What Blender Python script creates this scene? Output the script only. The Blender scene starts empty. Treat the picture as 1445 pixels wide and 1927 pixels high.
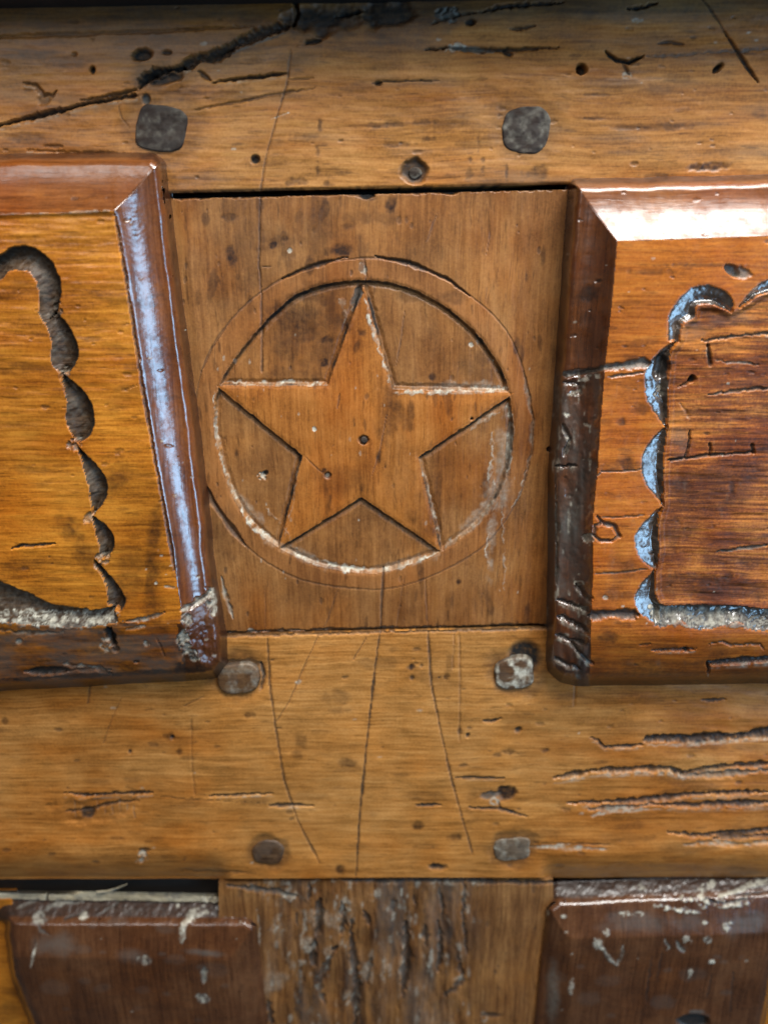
import bpy, math
import numpy as np
from mathutils import Vector

# ------------------------------------------------------------------ camera
W_PX, H_PX = 1445.0, 1927.0           # size of the reference, all layout below is in these units
CX, CY, FPX = W_PX / 2, H_PX / 2, 1392.0
TILT = math.radians(19.0)
DIST = 0.278                          # metres from the lens to the door at the picture's centre
U = DIST / FPX                        # one layout unit on the door, about 0.2 mm
CAM = np.array([0.0, -DIST * math.cos(TILT), DIST * math.sin(TILT)])

scene = bpy.context.scene
col = scene.collection
cam_d = bpy.data.cameras.new('camera')
cam_d.sensor_fit = 'VERTICAL'
cam_d.sensor_height = 36.0
cam_d.lens = FPX / H_PX * 36.0
cam_d.clip_start, cam_d.clip_end = 0.01, 100.0
cam_d.dof.use_dof = True
cam_d.dof.focus_distance = 0.262
cam_d.dof.aperture_fstop = 6.0
cam = bpy.data.objects.new('camera', cam_d)
cam.location = CAM
cam.rotation_euler = (math.pi / 2 - TILT, 0, 0)
col.objects.link(cam)
scene.camera = cam

# ------------------------------------------------------------------ light
world = bpy.data.worlds.new('World')
scene.world = world
world.use_nodes = True
bg = world.node_tree.nodes['Background']
bg.inputs['Color'].default_value = (0.95, 0.93, 0.90, 1)
bg.inputs['Strength'].default_value = 0.05


def area(name, az, el, dist, sx, sy, power, color, aim=(0, 0, 0)):
    a, e = math.radians(az), math.radians(el)
    d = Vector((math.cos(e) * math.sin(a), -math.cos(e) * math.cos(a), math.sin(e)))
    ld = bpy.data.lights.new(name, 'AREA')
    ld.shape = 'RECTANGLE'
    ld.size, ld.size_y, ld.energy, ld.color = sx, sy, power, color
    o = bpy.data.objects.new(name, ld)
    o.location = Vector(aim) + d * dist
    o.rotation_euler = (-d).to_track_quat('-Z', 'Y').to_euler()
    col.objects.link(o)
    return o


area('window_above', 38, 60, 0.85, 0.46, 0.46, 19.5, (1.0, 0.98, 0.94))
area('window_beside', 49, -7, 1.1, 0.36, 0.74, 6.2, (0.36, 0.66, 1.0))
area('window_left', -25, 27, 1.2, 0.26, 0.42, 3.6, (1.0, 0.97, 0.95))
scene.view_settings.view_transform = 'Standard'
scene.view_settings.look = 'None'
scene.view_settings.exposure = 0.0
scene.view_settings.gamma = 1.0

# ------------------------------------------------------------------ materials


def wood(name, dark, mid, light, axis='x', rough=0.4, bump=0.2, streak=1.0, coat=0.0, blotch=0.25, spec=0.5, coat_ior=1.5, coat_rough=0.13, figure=1.0):
    m = bpy.data.materials.new(name)
    m.use_nodes = True
    nt = m.node_tree
    N, L = nt.nodes, nt.links
    bsdf = N['Principled BSDF']

    def node(t, **kw):
        n = N.new(t)
        for k, v in kw.items():
            setattr(n, k, v)
        return n

    def noise(vec, scale, detail, roughness, dist=0.0):
        n = node('ShaderNodeTexNoise')
        n.inputs['Scale'].default_value = scale
        n.inputs['Detail'].default_value = detail
        n.inputs['Roughness'].default_value = roughness
        n.inputs['Distortion'].default_value = dist
        L.new(vec, n.inputs['Vector'])
        return n.outputs['Fac']

    def math_(op, a, b=None, clamp=False):
        n = node('ShaderNodeMath', operation=op, use_clamp=clamp)
        for i, v in enumerate((a, b)):
            if v is None:
                continue
            if isinstance(v, (int, float)):
                n.inputs[i].default_value = v
            else:
                L.new(v, n.inputs[i])
        return n.outputs[0]

    def mix(fac, a, b, mode='MIX'):
        n = node('ShaderNodeMix', data_type='RGBA', blend_type=mode)
        for sock, v in ((n.inputs['Factor'], fac), (n.inputs[6], a), (n.inputs[7], b)):
            if isinstance(v, tuple):
                sock.default_value = (*v, 1)
            elif isinstance(v, (int, float)):
                sock.default_value = v
            else:
                L.new(v, sock)
        return n.outputs[2]

    def mapped(along, across, deep=120):
        n = node('ShaderNodeMapping')
        n.inputs['Scale'].default_value = (along, deep, across) if axis == 'x' else (across, deep, along)
        L.new(warped, n.inputs['Vector'])
        return n.outputs['Vector']

    def attr(a):
        n = node('ShaderNodeAttribute', attribute_name=a)
        return n.outputs['Fac']

    tc = node('ShaderNodeTexCoord')
    # the fibres waver a little
    w0 = node('ShaderNodeTexNoise')
    w0.inputs['Scale'].default_value = 26
    w0.inputs['Detail'].default_value = 2
    L.new(tc.outputs['Object'], w0.inputs['Vector'])
    w1 = node('ShaderNodeVectorMath', operation='SCALE')
    L.new(w0.outputs['Color'], w1.inputs[0])
    w1.inputs['Scale'].default_value = 0.0035
    w2 = node('ShaderNodeVectorMath', operation='ADD')
    L.new(tc.outputs['Object'], w2.inputs[0])
    L.new(w1.outputs[0], w2.inputs[1])
    warped = w2.outputs[0]

    s_streak = noise(mapped(9 * streak, 150 * streak), 1.0, 8, 0.68)
    s_fine = noise(mapped(42, 950), 1.0, 3, 0.62)
    s_pore = noise(mapped(160, 1500), 1.0, 1, 0.5)
    s_blotch = noise(tc.outputs['Object'], 38, 5, 0.62)
    v = math_('ADD', math_('MULTIPLY', math_('SUBTRACT', s_streak, 0.5), 0.42 * figure), math_('MULTIPLY', math_('SUBTRACT', s_fine, 0.5), 0.66 * figure))
    s_grit = noise(tc.outputs['Object'], 1150, 2, 0.7)
    v = math_('ADD', v, math_('MULTIPLY', math_('SUBTRACT', s_grit, 0.5), 0.34))
    v = math_('ADD', math_('ADD', v, 0.5), math_('MULTIPLY', math_('SUBTRACT', s_blotch, 0.5), 2.2 * blotch))
    ramp = node('ShaderNodeValToRGB')
    e = ramp.color_ramp.elements
    e[0].position, e[0].color = 0.31, (*dark, 1)
    e[1].position, e[1].color = 0.71, (*light, 1)
    e2 = e.new(0.50)
    e2.color = (*mid, 1)
    L.new(v, ramp.inputs[0])
    c = ramp.outputs[0]
    # dark pores
    pore = math_('MULTIPLY', math_('SUBTRACT', s_pore, 0.60), 5.0, True)
    c = mix(math_('MULTIPLY', pore, 0.45), c, tuple(x * 0.35 for x in dark))
    # large uneven patches of old finish
    fleck = math_('MULTIPLY', math_('SUBTRACT', noise(mapped(110, 620), 1.0, 3, 0.65), 0.59), 7.0, True)
    c = mix(math_('MULTIPLY', fleck, math_('MULTIPLY', s_blotch, 0.95)), c, tuple(x * 0.3 for x in dark))
    patch = math_('MULTIPLY', math_('SUBTRACT', noise(tc.outputs['Object'], 17, 4, 0.6), 0.5), 3.0, True)
    c = mix(math_('MULTIPLY', patch, 0.45), c, tuple(x * 0.8 for x in dark))
    c = mix(math_('MULTIPLY', math_('MULTIPLY', math_('SUBTRACT', noise(tc.outputs['Object'], 24, 5, 0.62), 0.47), 4.0, True), 0.55), c, (1.22, 0.98, 0.55), 'MULTIPLY')
    c = mix(attr('amber'), c, (0.80, 0.60, 0.32), 'MULTIPLY')
    st, gr, pa, di = attr('stain'), attr('grey'), attr('pale'), attr('dirt')
    rag = noise(tc.outputs['Object'], 520, 3, 0.6)

    def ragged(a, k=0.55):
        return math_('MULTIPLY', a, math_('ADD', 1.25 - k * 0.5, math_('MULTIPLY', math_('SUBTRACT', rag, 0.5), 3 * k)), True)
    c = mix(ragged(st), c, (0.022, 0.009, 0.005))
    c = mix(ragged(gr, 0.4), c, (0.085, 0.078, 0.068))
    pale_c = mix(rag, (0.16, 0.13, 0.085), (0.62, 0.60, 0.50))
    c = mix(ragged(pa, 0.7), c, pale_c)
    c = mix(ragged(di, 0.35), c, (0.014, 0.012, 0.010))
    L.new(c, bsdf.inputs['Base Color'])
    r = math_('ADD', rough - 0.10, math_('MULTIPLY', s_blotch, 0.20))
    r = math_('ADD', r, math_('MULTIPLY', math_('SUBTRACT', s_fine, 0.5), 0.16))
    for a, k in ((di, 0.25), (pa, 0.3), (gr, 0.15)):
        r = math_('ADD', r, math_('MULTIPLY', a, k), True)
    L.new(r, bsdf.inputs['Roughness'])
    bsdf.inputs['Specular IOR Level'].default_value = spec
    bsdf.inputs['Specular Tint'].default_value = (1, 1, 1, 1)
    worn = math_('ADD', math_('ADD', di, pa), math_('ADD', gr, math_('MULTIPLY', st, 0.6)), True)
    patchy = math_('ADD', math_('MULTIPLY', math_('SUBTRACT', noise(tc.outputs['Object'], 210, 5, 0.7), 0.36), 4.5, True), 0.2, True)
    L.new(math_('MULTIPLY', math_('MULTIPLY', math_('SUBTRACT', 1.0, worn), coat), patchy), bsdf.inputs['Coat Weight'])
    L.new(math_('ADD', coat_rough - 0.03, math_('ADD', math_('MULTIPLY', s_blotch, 0.14), math_('MULTIPLY', math_('SUBTRACT', s_fine, 0.5), 0.2))), bsdf.inputs['Coat Roughness'])
    bsdf.inputs['Coat IOR'].default_value = coat_ior
    bp = node('ShaderNodeBump')
    bp.inputs['Strength'].default_value = bump
    bp.inputs['Distance'].default_value = 0.0003
    hh = math_('ADD', math_('MULTIPLY', s_fine, 0.6), math_('MULTIPLY', s_streak, 0.7))
    hh = math_('SUBTRACT', hh, math_('MULTIPLY', pore, 0.35))
    L.new(hh, bp.inputs['Height'])
    L.new(bp.outputs[0], bsdf.inputs['Normal'])
    L.new(bp.outputs[0], bsdf.inputs['Coat Normal'])
    return m


M_rail = wood('rail_wood', (0.17, 0.071, 0.017), (0.33, 0.147, 0.037), (0.46, 0.225, 0.067), 'x', 0.44, spec=0.35)
M_midrail = wood('middle_rail_wood', (0.205, 0.086, 0.018), (0.375, 0.168, 0.042), (0.53, 0.262, 0.08), 'x', 0.42, spec=0.35)
M_block = wood('block_wood', (0.125, 0.050, 0.015), (0.215, 0.092, 0.027), (0.31, 0.145, 0.045), 'z', 0.44, spec=0.35, blotch=0.38, figure=0.7)
M_star = wood('star_wood', (0.18, 0.059, 0.011), (0.31, 0.112, 0.021), (0.42, 0.168, 0.038), 'z', 0.42, spec=0.35, blotch=0.38, figure=0.7)
M_ring = wood('ring_wood', (0.14, 0.052, 0.015), (0.225, 0.090, 0.025), (0.31, 0.133, 0.04), 'z', 0.44, spec=0.35, blotch=0.38, figure=0.7)
M_field_l = wood('amber_panel_wood', (0.17, 0.055, 0.006), (0.36, 0.128, 0.012), (0.52, 0.21, 0.024), 'x', 0.34, spec=0.4, blotch=0.3)
M_field_r = wood('orange_panel_wood', (0.20, 0.054, 0.007), (0.35, 0.105, 0.012), (0.48, 0.17, 0.022), 'x', 0.34, spec=0.4)
M_inner_r = wood('worn_field_wood', (0.070, 0.019, 0.006), (0.19, 0.058, 0.012), (0.45, 0.175, 0.036), 'x', 0.42, bump=0.4, spec=0.22, blotch=0.45)
M_bevel = wood('bevel_wood', (0.085, 0.025, 0.005), (0.15, 0.046, 0.008), (0.23, 0.078, 0.014), 'x', 0.34, coat=1.0, bump=0.22, coat_ior=1.5, coat_rough=0.26, spec=0.35)
M_bevel_z = wood('upright_bevel_wood', (0.055, 0.016, 0.004), (0.105, 0.031, 0.006), (0.17, 0.054, 0.010), 'z', 0.30, coat=1.0, bump=0.13, coat_ior=2.1, coat_rough=0.16)
M_groove = wood('groove_wood', (0.022, 0.011, 0.005), (0.048, 0.024, 0.010), (0.095, 0.052, 0.022), 'x', 0.45, bump=0.5, spec=0.25)
M_groove_r = wood('varnished_groove_wood', (0.025, 0.014, 0.009), (0.045, 0.026, 0.015), (0.08, 0.048, 0.026), 'x', 0.35, bump=0.3, coat=1.0, coat_ior=2.5, coat_rough=0.20)
M_lower = wood('lower_panel_wood', (0.042, 0.0150, 0.0060), (0.075, 0.028, 0.0105), (0.115, 0.048, 0.019), 'z', 0.30, coat=0.6, blotch=0.4)
M_muntin = wood('muntin_wood', (0.085, 0.034, 0.011), (0.165, 0.072, 0.022), (0.27, 0.13, 0.042), 'z', 0.5, bump=0.6, spec=0.35)
M_peg = wood('peg_wood', (0.018, 0.013, 0.011), (0.031, 0.023, 0.019), (0.048, 0.037, 0.030), 'x', 0.65, bump=0.3, spec=0.2)
M_peg_b = wood('brown_peg_wood', (0.045, 0.021, 0.009), (0.080, 0.042, 0.020), (0.13, 0.075, 0.036), 'x', 0.5, bump=0.35, spec=0.3)
M_peg_t = wood('tan_peg_wood', (0.07, 0.045, 0.026), (0.12, 0.085, 0.055), (0.19, 0.14, 0.095), 'x', 0.55, bump=0.3, spec=0.3)
M_dark = wood('dark_backing_wood', (0.008, 0.006, 0.005), (0.012, 0.009, 0.007), (0.018, 0.013, 0.010), 'x', 0.7)
M_strip = wood('pale_strip_wood', (0.20, 0.16, 0.10), (0.33, 0.29, 0.20), (0.50, 0.46, 0.36), 'x', 0.6, bump=0.6)

# ------------------------------------------------------------------ maths helpers


def unproject(X, Y, h):
    """layout position seen at height h (metres) in front of the door's plane -> points"""
    dx = (X - CX) / FPX
    dv = (Y - CY) / FPX
    dy = math.cos(TILT) - dv * math.sin(TILT)
    dy = math.cos(TILT) + (-dv) * math.sin(TILT)
    dz = -math.sin(TILT) + (-dv) * math.cos(TILT)
    t = (-h - CAM[1]) / dy
    return np.stack([CAM[0] + t * dx, CAM[1] + t * dy, CAM[2] + t * dz], -1)


def sstep(a, b, x):
    t = np.clip((x - a) / (b - a), 0, 1)
    return t * t * (3 - 2 * t)


def _hash(i, j, seed):
    n = (i.astype(np.int64) * 374761393 + j.astype(np.int64) * 668265263 + seed * 974634777) & 0x7fffffff
    n = ((n ^ (n >> 13)) * 1274126177) & 0x7fffffff
    n = (n ^ (n >> 16)) & 0xffff
    return n.astype(np.float64) / 65535.0


def vnoise(x, y, seed=0):
    xi, yi = np.floor(x), np.floor(y)
    fx, fy = x - xi, y - yi
    fx = fx * fx * (3 - 2 * fx)
    fy = fy * fy * (3 - 2 * fy)
    a, b = _hash(xi, yi, seed), _hash(xi + 1, yi, seed)
    c, d = _hash(xi, yi + 1, seed), _hash(xi + 1, yi + 1, seed)
    return (a * (1 - fx) + b * fx) * (1 - fy) + (c * (1 - fx) + d * fx) * fy - 0.5


def fbm(x, y, seed=0, octaves=4, gain=0.5):
    s, a = 0.0, 1.0
    for k in range(octaves):
        s = s + a * vnoise(x * 2 ** k, y * 2 ** k, seed + 17 * k)
        a *= gain
    return s


def pdist(x, y, pts):
    """distance to a polyline and the share of its length at the nearest point"""
    pts = np.asarray(pts, float)
    seg = np.hypot(*(pts[1:] - pts[:-1]).T)
    cum = np.concatenate([[0], np.cumsum(seg)])
    best = np.full(x.shape, 1e9)
    par = np.zeros(x.shape)
    for k in range(len(pts) - 1):
        ax, ay = pts[k]
        bx, by = pts[k + 1]
        l2 = max(seg[k] ** 2, 1e-9)
        t = np.clip(((x - ax) * (bx - ax) + (y - ay) * (by - ay)) / l2, 0, 1)
        d = np.hypot(x - ax - t * (bx - ax), y - ay - t * (by - ay))
        m = d < best
        best = np.where(m, d, best)
        par = np.where(m, (cum[k] + t * seg[k]) / cum[-1], par)
    return best, par


def inside(x, y, poly):
    r = np.zeros(x.shape, bool)
    n = len(poly)
    for k in range(n):
        ax, ay = poly[k]
        bx, by = poly[(k + 1) % n]
        if ay == by:
            continue
        c = ((ay > y) != (by > y)) & (x < (bx - ax) * (y - ay) / (by - ay) + ax)
        r ^= c
    return r


def smooth_closed(pts, n=8):
    P = np.asarray(pts, float)
    out = []
    for i in range(len(P)):
        p0, p1, p2, p3 = P[i - 1], P[i], P[(i + 1) % len(P)], P[(i + 2) % len(P)]
        for k in range(n):
            t = k / n
            out.append(0.5 * (2 * p1 + (p2 - p0) * t + (2 * p0 - 5 * p1 + 4 * p2 - p3) * t * t + (3 * p1 - p0 - 3 * p2 + p3) * t ** 3))
    return np.array(out)


def smooth_open(pts, n=6):
    P = np.asarray(pts, float)
    P = np.vstack([2 * P[0] - P[1], P, 2 * P[-1] - P[-2]])
    out = []
    for i in range(1, len(P) - 2):
        p0, p1, p2, p3 = P[i - 1], P[i], P[i + 1], P[i + 2]
        for k in range(n):
            t = k / n
            out.append(0.5 * (2 * p1 + (p2 - p0) * t + (2 * p0 - 5 * p1 + 4 * p2 - p3) * t * t + (3 * p1 - p0 - 3 * p2 + p3) * t ** 3))
    out.append(P[-2])
    return np.array(out)


ATTRS = ('dirt', 'pale', 'stain', 'grey', 'amber')  # some of these also carry painted shade


class Sheet:
    """a fine carved surface: positions in the layout, a profile height, a relief, and the wear on it"""

    def __init__(self, quad, step, grain='x', seed=1):
        (x0, y0), (x1, y1), (x2, y2), (x3, y3) = quad          # TL TR BR BL
        nu = int(max(math.hypot(x1 - x0, y1 - y0), math.hypot(x2 - x3, y2 - y3)) / step) + 1
        nv = int(max(math.hypot(x3 - x0, y3 - y0), math.hypot(x2 - x1, y2 - y1)) / step) + 1
        u, v = np.meshgrid(np.linspace(0, 1, nu), np.linspace(0, 1, nv))
        self.X = (1 - v) * ((1 - u) * x0 + u * x1) + v * ((1 - u) * x3 + u * x2)
        self.Y = (1 - v) * ((1 - u) * y0 + u * y1) + v * ((1 - u) * y3 + u * y2)
        self.H = np.zeros_like(self.X)      # profile
        self.D = np.zeros_like(self.X)      # relief
        self.a = {k: np.zeros_like(self.X) for k in ATTRS}
        self.seed = seed
        self.grain = grain
        self._n = 0
        self.jx = fbm(self.X / 9, self.Y / 9, seed + 501, 3)
        self.jy = fbm(self.X / 9, self.Y / 9, seed + 777, 3) + 0.35 * fbm(self.X / 3.2, self.Y / 3.2, seed + 778, 2)

    def grain_relief(self, fine=0.5, wave=1.5, fibre=0.8):
        X, Y = (self.X, self.Y) if self.grain == 'x' else (self.Y, self.X)
        s = self.seed * 31
        self.D += wave * fbm(X / 110, Y / 55, s, 3)
        self.D += 0.4 * fibre * fbm(X / 140, Y / 8, s + 5, 3, 0.6)
        self.D += 0.6 * fine * fbm(X / 14, Y / 6, s + 9, 2)

    def sel(self, pts, r):
        p = np.asarray(pts, float)
        return np.nonzero((self.X > p[:, 0].min() - r) & (self.X < p[:, 0].max() + r) &
                          (self.Y > p[:, 1].min() - r) & (self.Y < p[:, 1].max() + r))

    def up(self, name, i, v):
        self.a[name][i] = np.maximum(self.a[name][i], np.clip(v, 0, 1))

    def groove(self, pts, w, d, dirt=0.85, pale=0.0, jit=3.0, taper=0.25, lip=0.0, stain=0.0, grey=0.0):
        """a cut or crack along a line, w half-width, d depth"""
        self._n += 1
        i = self.sel(pts, w * 3 + jit + 4)
        if not len(i[0]):
            return
        x, y = self.X[i] + 0.7 * jit * self.jx[i], self.Y[i] + 0.7 * jit * self.jy[i]
        dist, t = pdist(x, y, pts)
        L_ = np.hypot(*np.diff(np.asarray(pts, float), axis=0).T).sum()
        wl = w * (0.85 + 0.9 * vnoise(t * L_ / 38 + self._n, t * 0 + 3.3, self._n + self.seed) + 0.35 * vnoise(t * L_ / 9 + self._n, t * 0 + 7.3, self._n + 5))
        if taper:
            wl = wl * (0.25 + 0.75 * np.clip(np.minimum(t, 1 - t) / taper, 0, 1))
        q = np.clip(1 - dist / np.maximum(wl, 0.3), 0, 1)
        self.D[i] -= 1.3 * d * q ** 0.7
        k = sstep(0.0, 0.45, q)
        self.up('dirt', i, dirt * k)
        self.up('stain', i, stain * k)
        self.up('grey', i, grey * k)
        if pale:
            self.up('pale', i, pale * k * (0.6 + 1.1 * self.jx[i] + 0.7 * self.jy[i]))
        if lip:
            dl, tl = pdist(x, y - w * 1.5, pts)
            ql = np.clip(1 - dl / np.maximum(wl * 0.9, 0.3), 0, 1)
            self.up('pale', i, 0.55 * lip * sstep(0, 0.6, ql) * (0.5 + 1.6 * self.jy[i]))

    def blob(self, x, y, rx, ry, ang=0.0, d=0.0, soft=0.35, rag=0.35, **attrs):
        """a pit (d>0), bump (d<0) or mark"""
        self._n += 1
        R = max(rx, ry) * (1.6 + rag)
        i = self.sel([(x, y)], R)
        if not len(i[0]):
            return
        a = math.radians(ang)
        dx, dy = self.X[i] - x, self.Y[i] - y
        p, q = dx * math.cos(a) + dy * math.sin(a), -dx * math.sin(a) + dy * math.cos(a)
        if attrs.get('pale', 0) > 0.3 and soft == 0.35:
            soft, rag = 0.16, max(rag, 0.75)
        r = np.hypot(p / rx, q / ry) * (0.8 if 'stain' in attrs else 1.0)
        n = fbm(self.X[i] / (0.9 * min(rx, ry) + 3), self.Y[i] / (0.9 * min(rx, ry) + 3), self._n * 7 + self.seed, 3)
        k = 1 - sstep(1 - soft, 1 + soft * 0.35, r + rag * n)
        chip = sstep(-0.22, 0.06, fbm(self.X[i] / 6.5, self.Y[i] / 6.5, self._n * 3 + 11, 3)) if attrs.get('pale', 0) > 0.3 and min(rx, ry) > 4 else 1.0
        self.D[i] -= d * k * chip
        for nm, v in attrs.items():
            self.up(nm, i, v * k * (chip if nm == 'pale' else 1.0))

    def crescent(self, outer, inner, depth, wall_shade=0.0, power=0.5, shape=1.0, ramp=False, rough=1.0, pale=0.0, grey=0.0, dirt=0.0):
        outer, inner = smooth_open(outer, 5), smooth_open(inner, 5)
        poly = np.vstack([outer, inner[::-1]])
        i = self.sel(poly, 6)
        x, y = self.X[i] + 2.5 * self.jx[i], self.Y[i] + 2.5 * self.jy[i]
        do, _ = pdist(x, y, outer)
        di_, _ = pdist(x, y, inner)
        ins = inside(x, y, poly)
        ratio = di_ / (do + di_ + 1e-6)
        prof = depth * np.sin(np.pi * np.clip(ratio, 0, 1) ** power) ** shape * sstep(0, 2.0, di_)
        if ramp:
            prof = depth * np.minimum(ratio / 0.22, (1 - ratio) / 0.78 + 0.06 * np.sin(9 * ratio))
        prof = np.where(ins, prof, 0)
        facet = (0.9 if not ramp else 0.15) * np.abs(np.sin(0.16 * (x + y) + 2.0 * self.jx[i])) + (0.7 if not ramp else 0.25) * fbm(x / 3.5, y / 3.5, 95, 2)
        self.D[i] -= prof + np.where(ins, facet * sstep(0, 4, np.minimum(do, di_)), 0) + np.where(ins, rough * 1.3 * fbm(x / 11, y / 11, 91, 3), 0)
        self.up('dirt', i, np.where(ins, dirt + wall_shade * sstep(0.55, 0.9, ratio), 0))  # grime, plus shade painted on the cut's outer wall
        self.up('grey', i, np.where(ins, grey * (0.6 + self.jx[i]), 0))
        self.up('pale', i, np.where(ins, pale * (0.45 + 1.3 * self.jy[i]), 0))
        g = np.zeros(self.X.shape, bool)
        g[i] = ins
        return g

    def points(self):
        P = unproject(self.X, self.Y, self.H * U)
        P[..., 1] -= self.D * U
        return P


door = bpy.data.objects.new('carved_door', None)
door.location = (0, 0, -0.25)
col.objects.link(door)
door['label'] = 'old brown panelled wooden door with a carved star in a circle between raised panels'
door['category'] = 'door'
door['kind'] = 'thing'
ORIGIN = np.array([0, 0, -0.25])


def mesh_from(name, V, F, mat, parent, normals=None, attrs=None, label=None):
    me = bpy.data.meshes.new(name)
    V = np.ascontiguousarray(V, dtype=np.float32)
    F = np.ascontiguousarray(F, dtype=np.int32)
    k = F.shape[1]
    me.vertices.add(len(V))
    me.vertices.foreach_set('co', V.ravel())
    me.loops.add(F.size)
    me.loops.foreach_set('vertex_index', F.ravel())
    me.polygons.add(len(F))
    me.polygons.foreach_set('loop_start', np.arange(0, F.size, k, dtype=np.int32))
    me.update(calc_edges=True)
    me.polygons.foreach_set('use_smooth', np.ones(len(F), dtype=bool))
    if attrs:
        for nm, v in attrs.items():
            at = me.attributes.new(nm, 'FLOAT', 'POINT')
            at.data.foreach_set('value', np.ascontiguousarray(v, dtype=np.float32))
    if normals is not None:
        me.normals_split_custom_set_from_vertices(np.ascontiguousarray(normals, dtype=np.float32))
    me.materials.append(mat)
    o = bpy.data.objects.new(name, me)
    o.parent = parent
    if parent is door:
        pass
    col.objects.link(o)
    if label:
        o['label'] = label
    return o


def emit(S, pieces, keep=None, skirt=-70, parent=door, skirts=True):
    """pieces: list of (name, material, face mask or None=rest, parent key). First entry is the body, the part itself."""
    P = S.points()
    nv, nu = S.X.shape
    du = np.gradient(P, axis=1)
    dv = np.gradient(P, axis=0)
    nr = np.cross(dv, du)
    nr /= np.linalg.norm(nr, axis=-1, keepdims=True) + 1e-12
    nr[nr[..., 1] > 0] *= -1
    P = P - ORIGIN
    idx = np.arange(nv * nu).reshape(nv, nu)
    F = np.stack([idx[1:, :-1], idx[1:, 1:], idx[:-1, 1:], idx[:-1, :-1]], -1)
    ok = np.ones(F.shape[:2], bool) if keep is None else keep
    body = ok.copy()
    for p in pieces[1:]:
        body &= ~p[2]
    objs = []
    Pf, Nf = P.reshape(-1, 3), nr.reshape(-1, 3)
    for n, p in enumerate(pieces):
        fm = body if n == 0 else (p[2] & ok)
        f = F[fm]
        if not len(f):
            continue
        used, inv = np.unique(f, return_inverse=True)
        f2 = inv.reshape(f.shape)
        V, NN = Pf[used], Nf[used]
        at = {k: S.a[k].ravel()[used] for k in ATTRS}
        if n == 0 and skirts:
            ring = np.concatenate([idx[0, :], idx[1:, -1], idx[-1, -2::-1], idx[-2:0:-1, 0]])
            top = Pf[ring]
            bot = top.copy()
            bot[:, 1] = -skirt * U
            m = len(V)
            r = np.arange(len(ring))
            rn = (r + 1) % len(ring)
            V = np.vstack([V, top, bot])
            q = np.stack([m + r, m + rn, m + len(ring) + rn, m + len(ring) + r], -1)
            f2 = np.vstack([f2, q])
            nn = np.zeros((2 * len(ring), 3))
            cc = Pf.mean(0)
            nn[:len(ring)] = top - cc
            nn[len(ring):] = top - cc
            nn[:, 1] = 0
            nn /= np.linalg.norm(nn, axis=1, keepdims=True) + 1e-12
            NN = np.vstack([NN, nn])
            at = {k: np.concatenate([v, S.a[k].ravel()[ring], S.a[k].ravel()[ring]]) for k, v in at.items()}
        par = parent if n == 0 else objs[0]
        objs.append(mesh_from(p[0], V, f2, p[1], par, NN, at, p[3] if len(p) > 3 else None))
    return objs


def centres(S):
    fx = 0.25 * (S.X[1:, 1:] + S.X[1:, :-1] + S.X[:-1, 1:] + S.X[:-1, :-1])
    fy = 0.25 * (S.Y[1:, 1:] + S.Y[1:, :-1] + S.Y[:-1, 1:] + S.Y[:-1, :-1])
    return fx, fy


def face_any(g):
    return g[1:, 1:] & g[1:, :-1] & g[:-1, 1:] & g[:-1, :-1]


rng = np.random.default_rng(7)


def specks(S, n, box, rmin, rmax, stretch=1.0, **attrs):
    x0, y0, x1, y1 = box
    for _ in range(n):
        r = rmin + (rmax - rmin) * rng.random() ** 2.5
        S.blob(x0 + (x1 - x0) * rng.random(), y0 + (y1 - y0) * rng.random(), r * stretch, r, rng.normal(0, 6) + (90 if S.grain == 'z' else 0),
               **{k: v * (0.5 + 0.5 * rng.random()) for k, v in attrs.items()})


# ------------------------------------------------------------------ top rail
S = Sheet([(-120, 3), (1560, -45), (1560, 335), (-120, 373)], 2.1, 'x', 3)
S.grain_relief(0.6, 2.2, 1.0)
S.D -= 14 * (1 - sstep(-20, 70, S.Y + 0.02 * S.X)) ** 2
S.a['amber'] = np.clip(0.25 + 0.9 * fbm(S.X / 160, S.Y / 34, 911, 4) + 0.4 * sstep(240, 340, S.Y) * sstep(430, 380, S.X) + 0.5 * sstep(1000, 1100, S.X) * sstep(290, 345, S.Y), 0, 0.8)
S.a['grey'] = np.clip(0.28 * sstep(170, 20, S.Y) + 0.5 * fbm(S.X / 130, S.Y / 26, 912, 4), 0, 0.45)
for x, y, rx, ry, a_, k in [(300, 140, 70, 26, -10, .5), (430, 98, 90, 22, -22, .45), (520, 60, 80, 24, -16, .5), (640, 40, 150, 44, 0, .6), (820, 30, 120, 30, 0, .5), (1040, 14, 160, 24, 0, .5), (150, 205, 120, 14, -8, .3), (560, 110, 60, 20, -10, .3)]:
    S.blob(x, y, rx, ry, a_, 0, soft=0.8, rag=0.8, dirt=0.55 * k, grey=0.7 * k)
S.a['amber'] = np.maximum(S.a['amber'], 0.75 * sstep(58, 50, S.Y + 0.01 * S.X + 3 * S.jy) * sstep(562, 548, S.X + 4 * S.jx))
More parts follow.
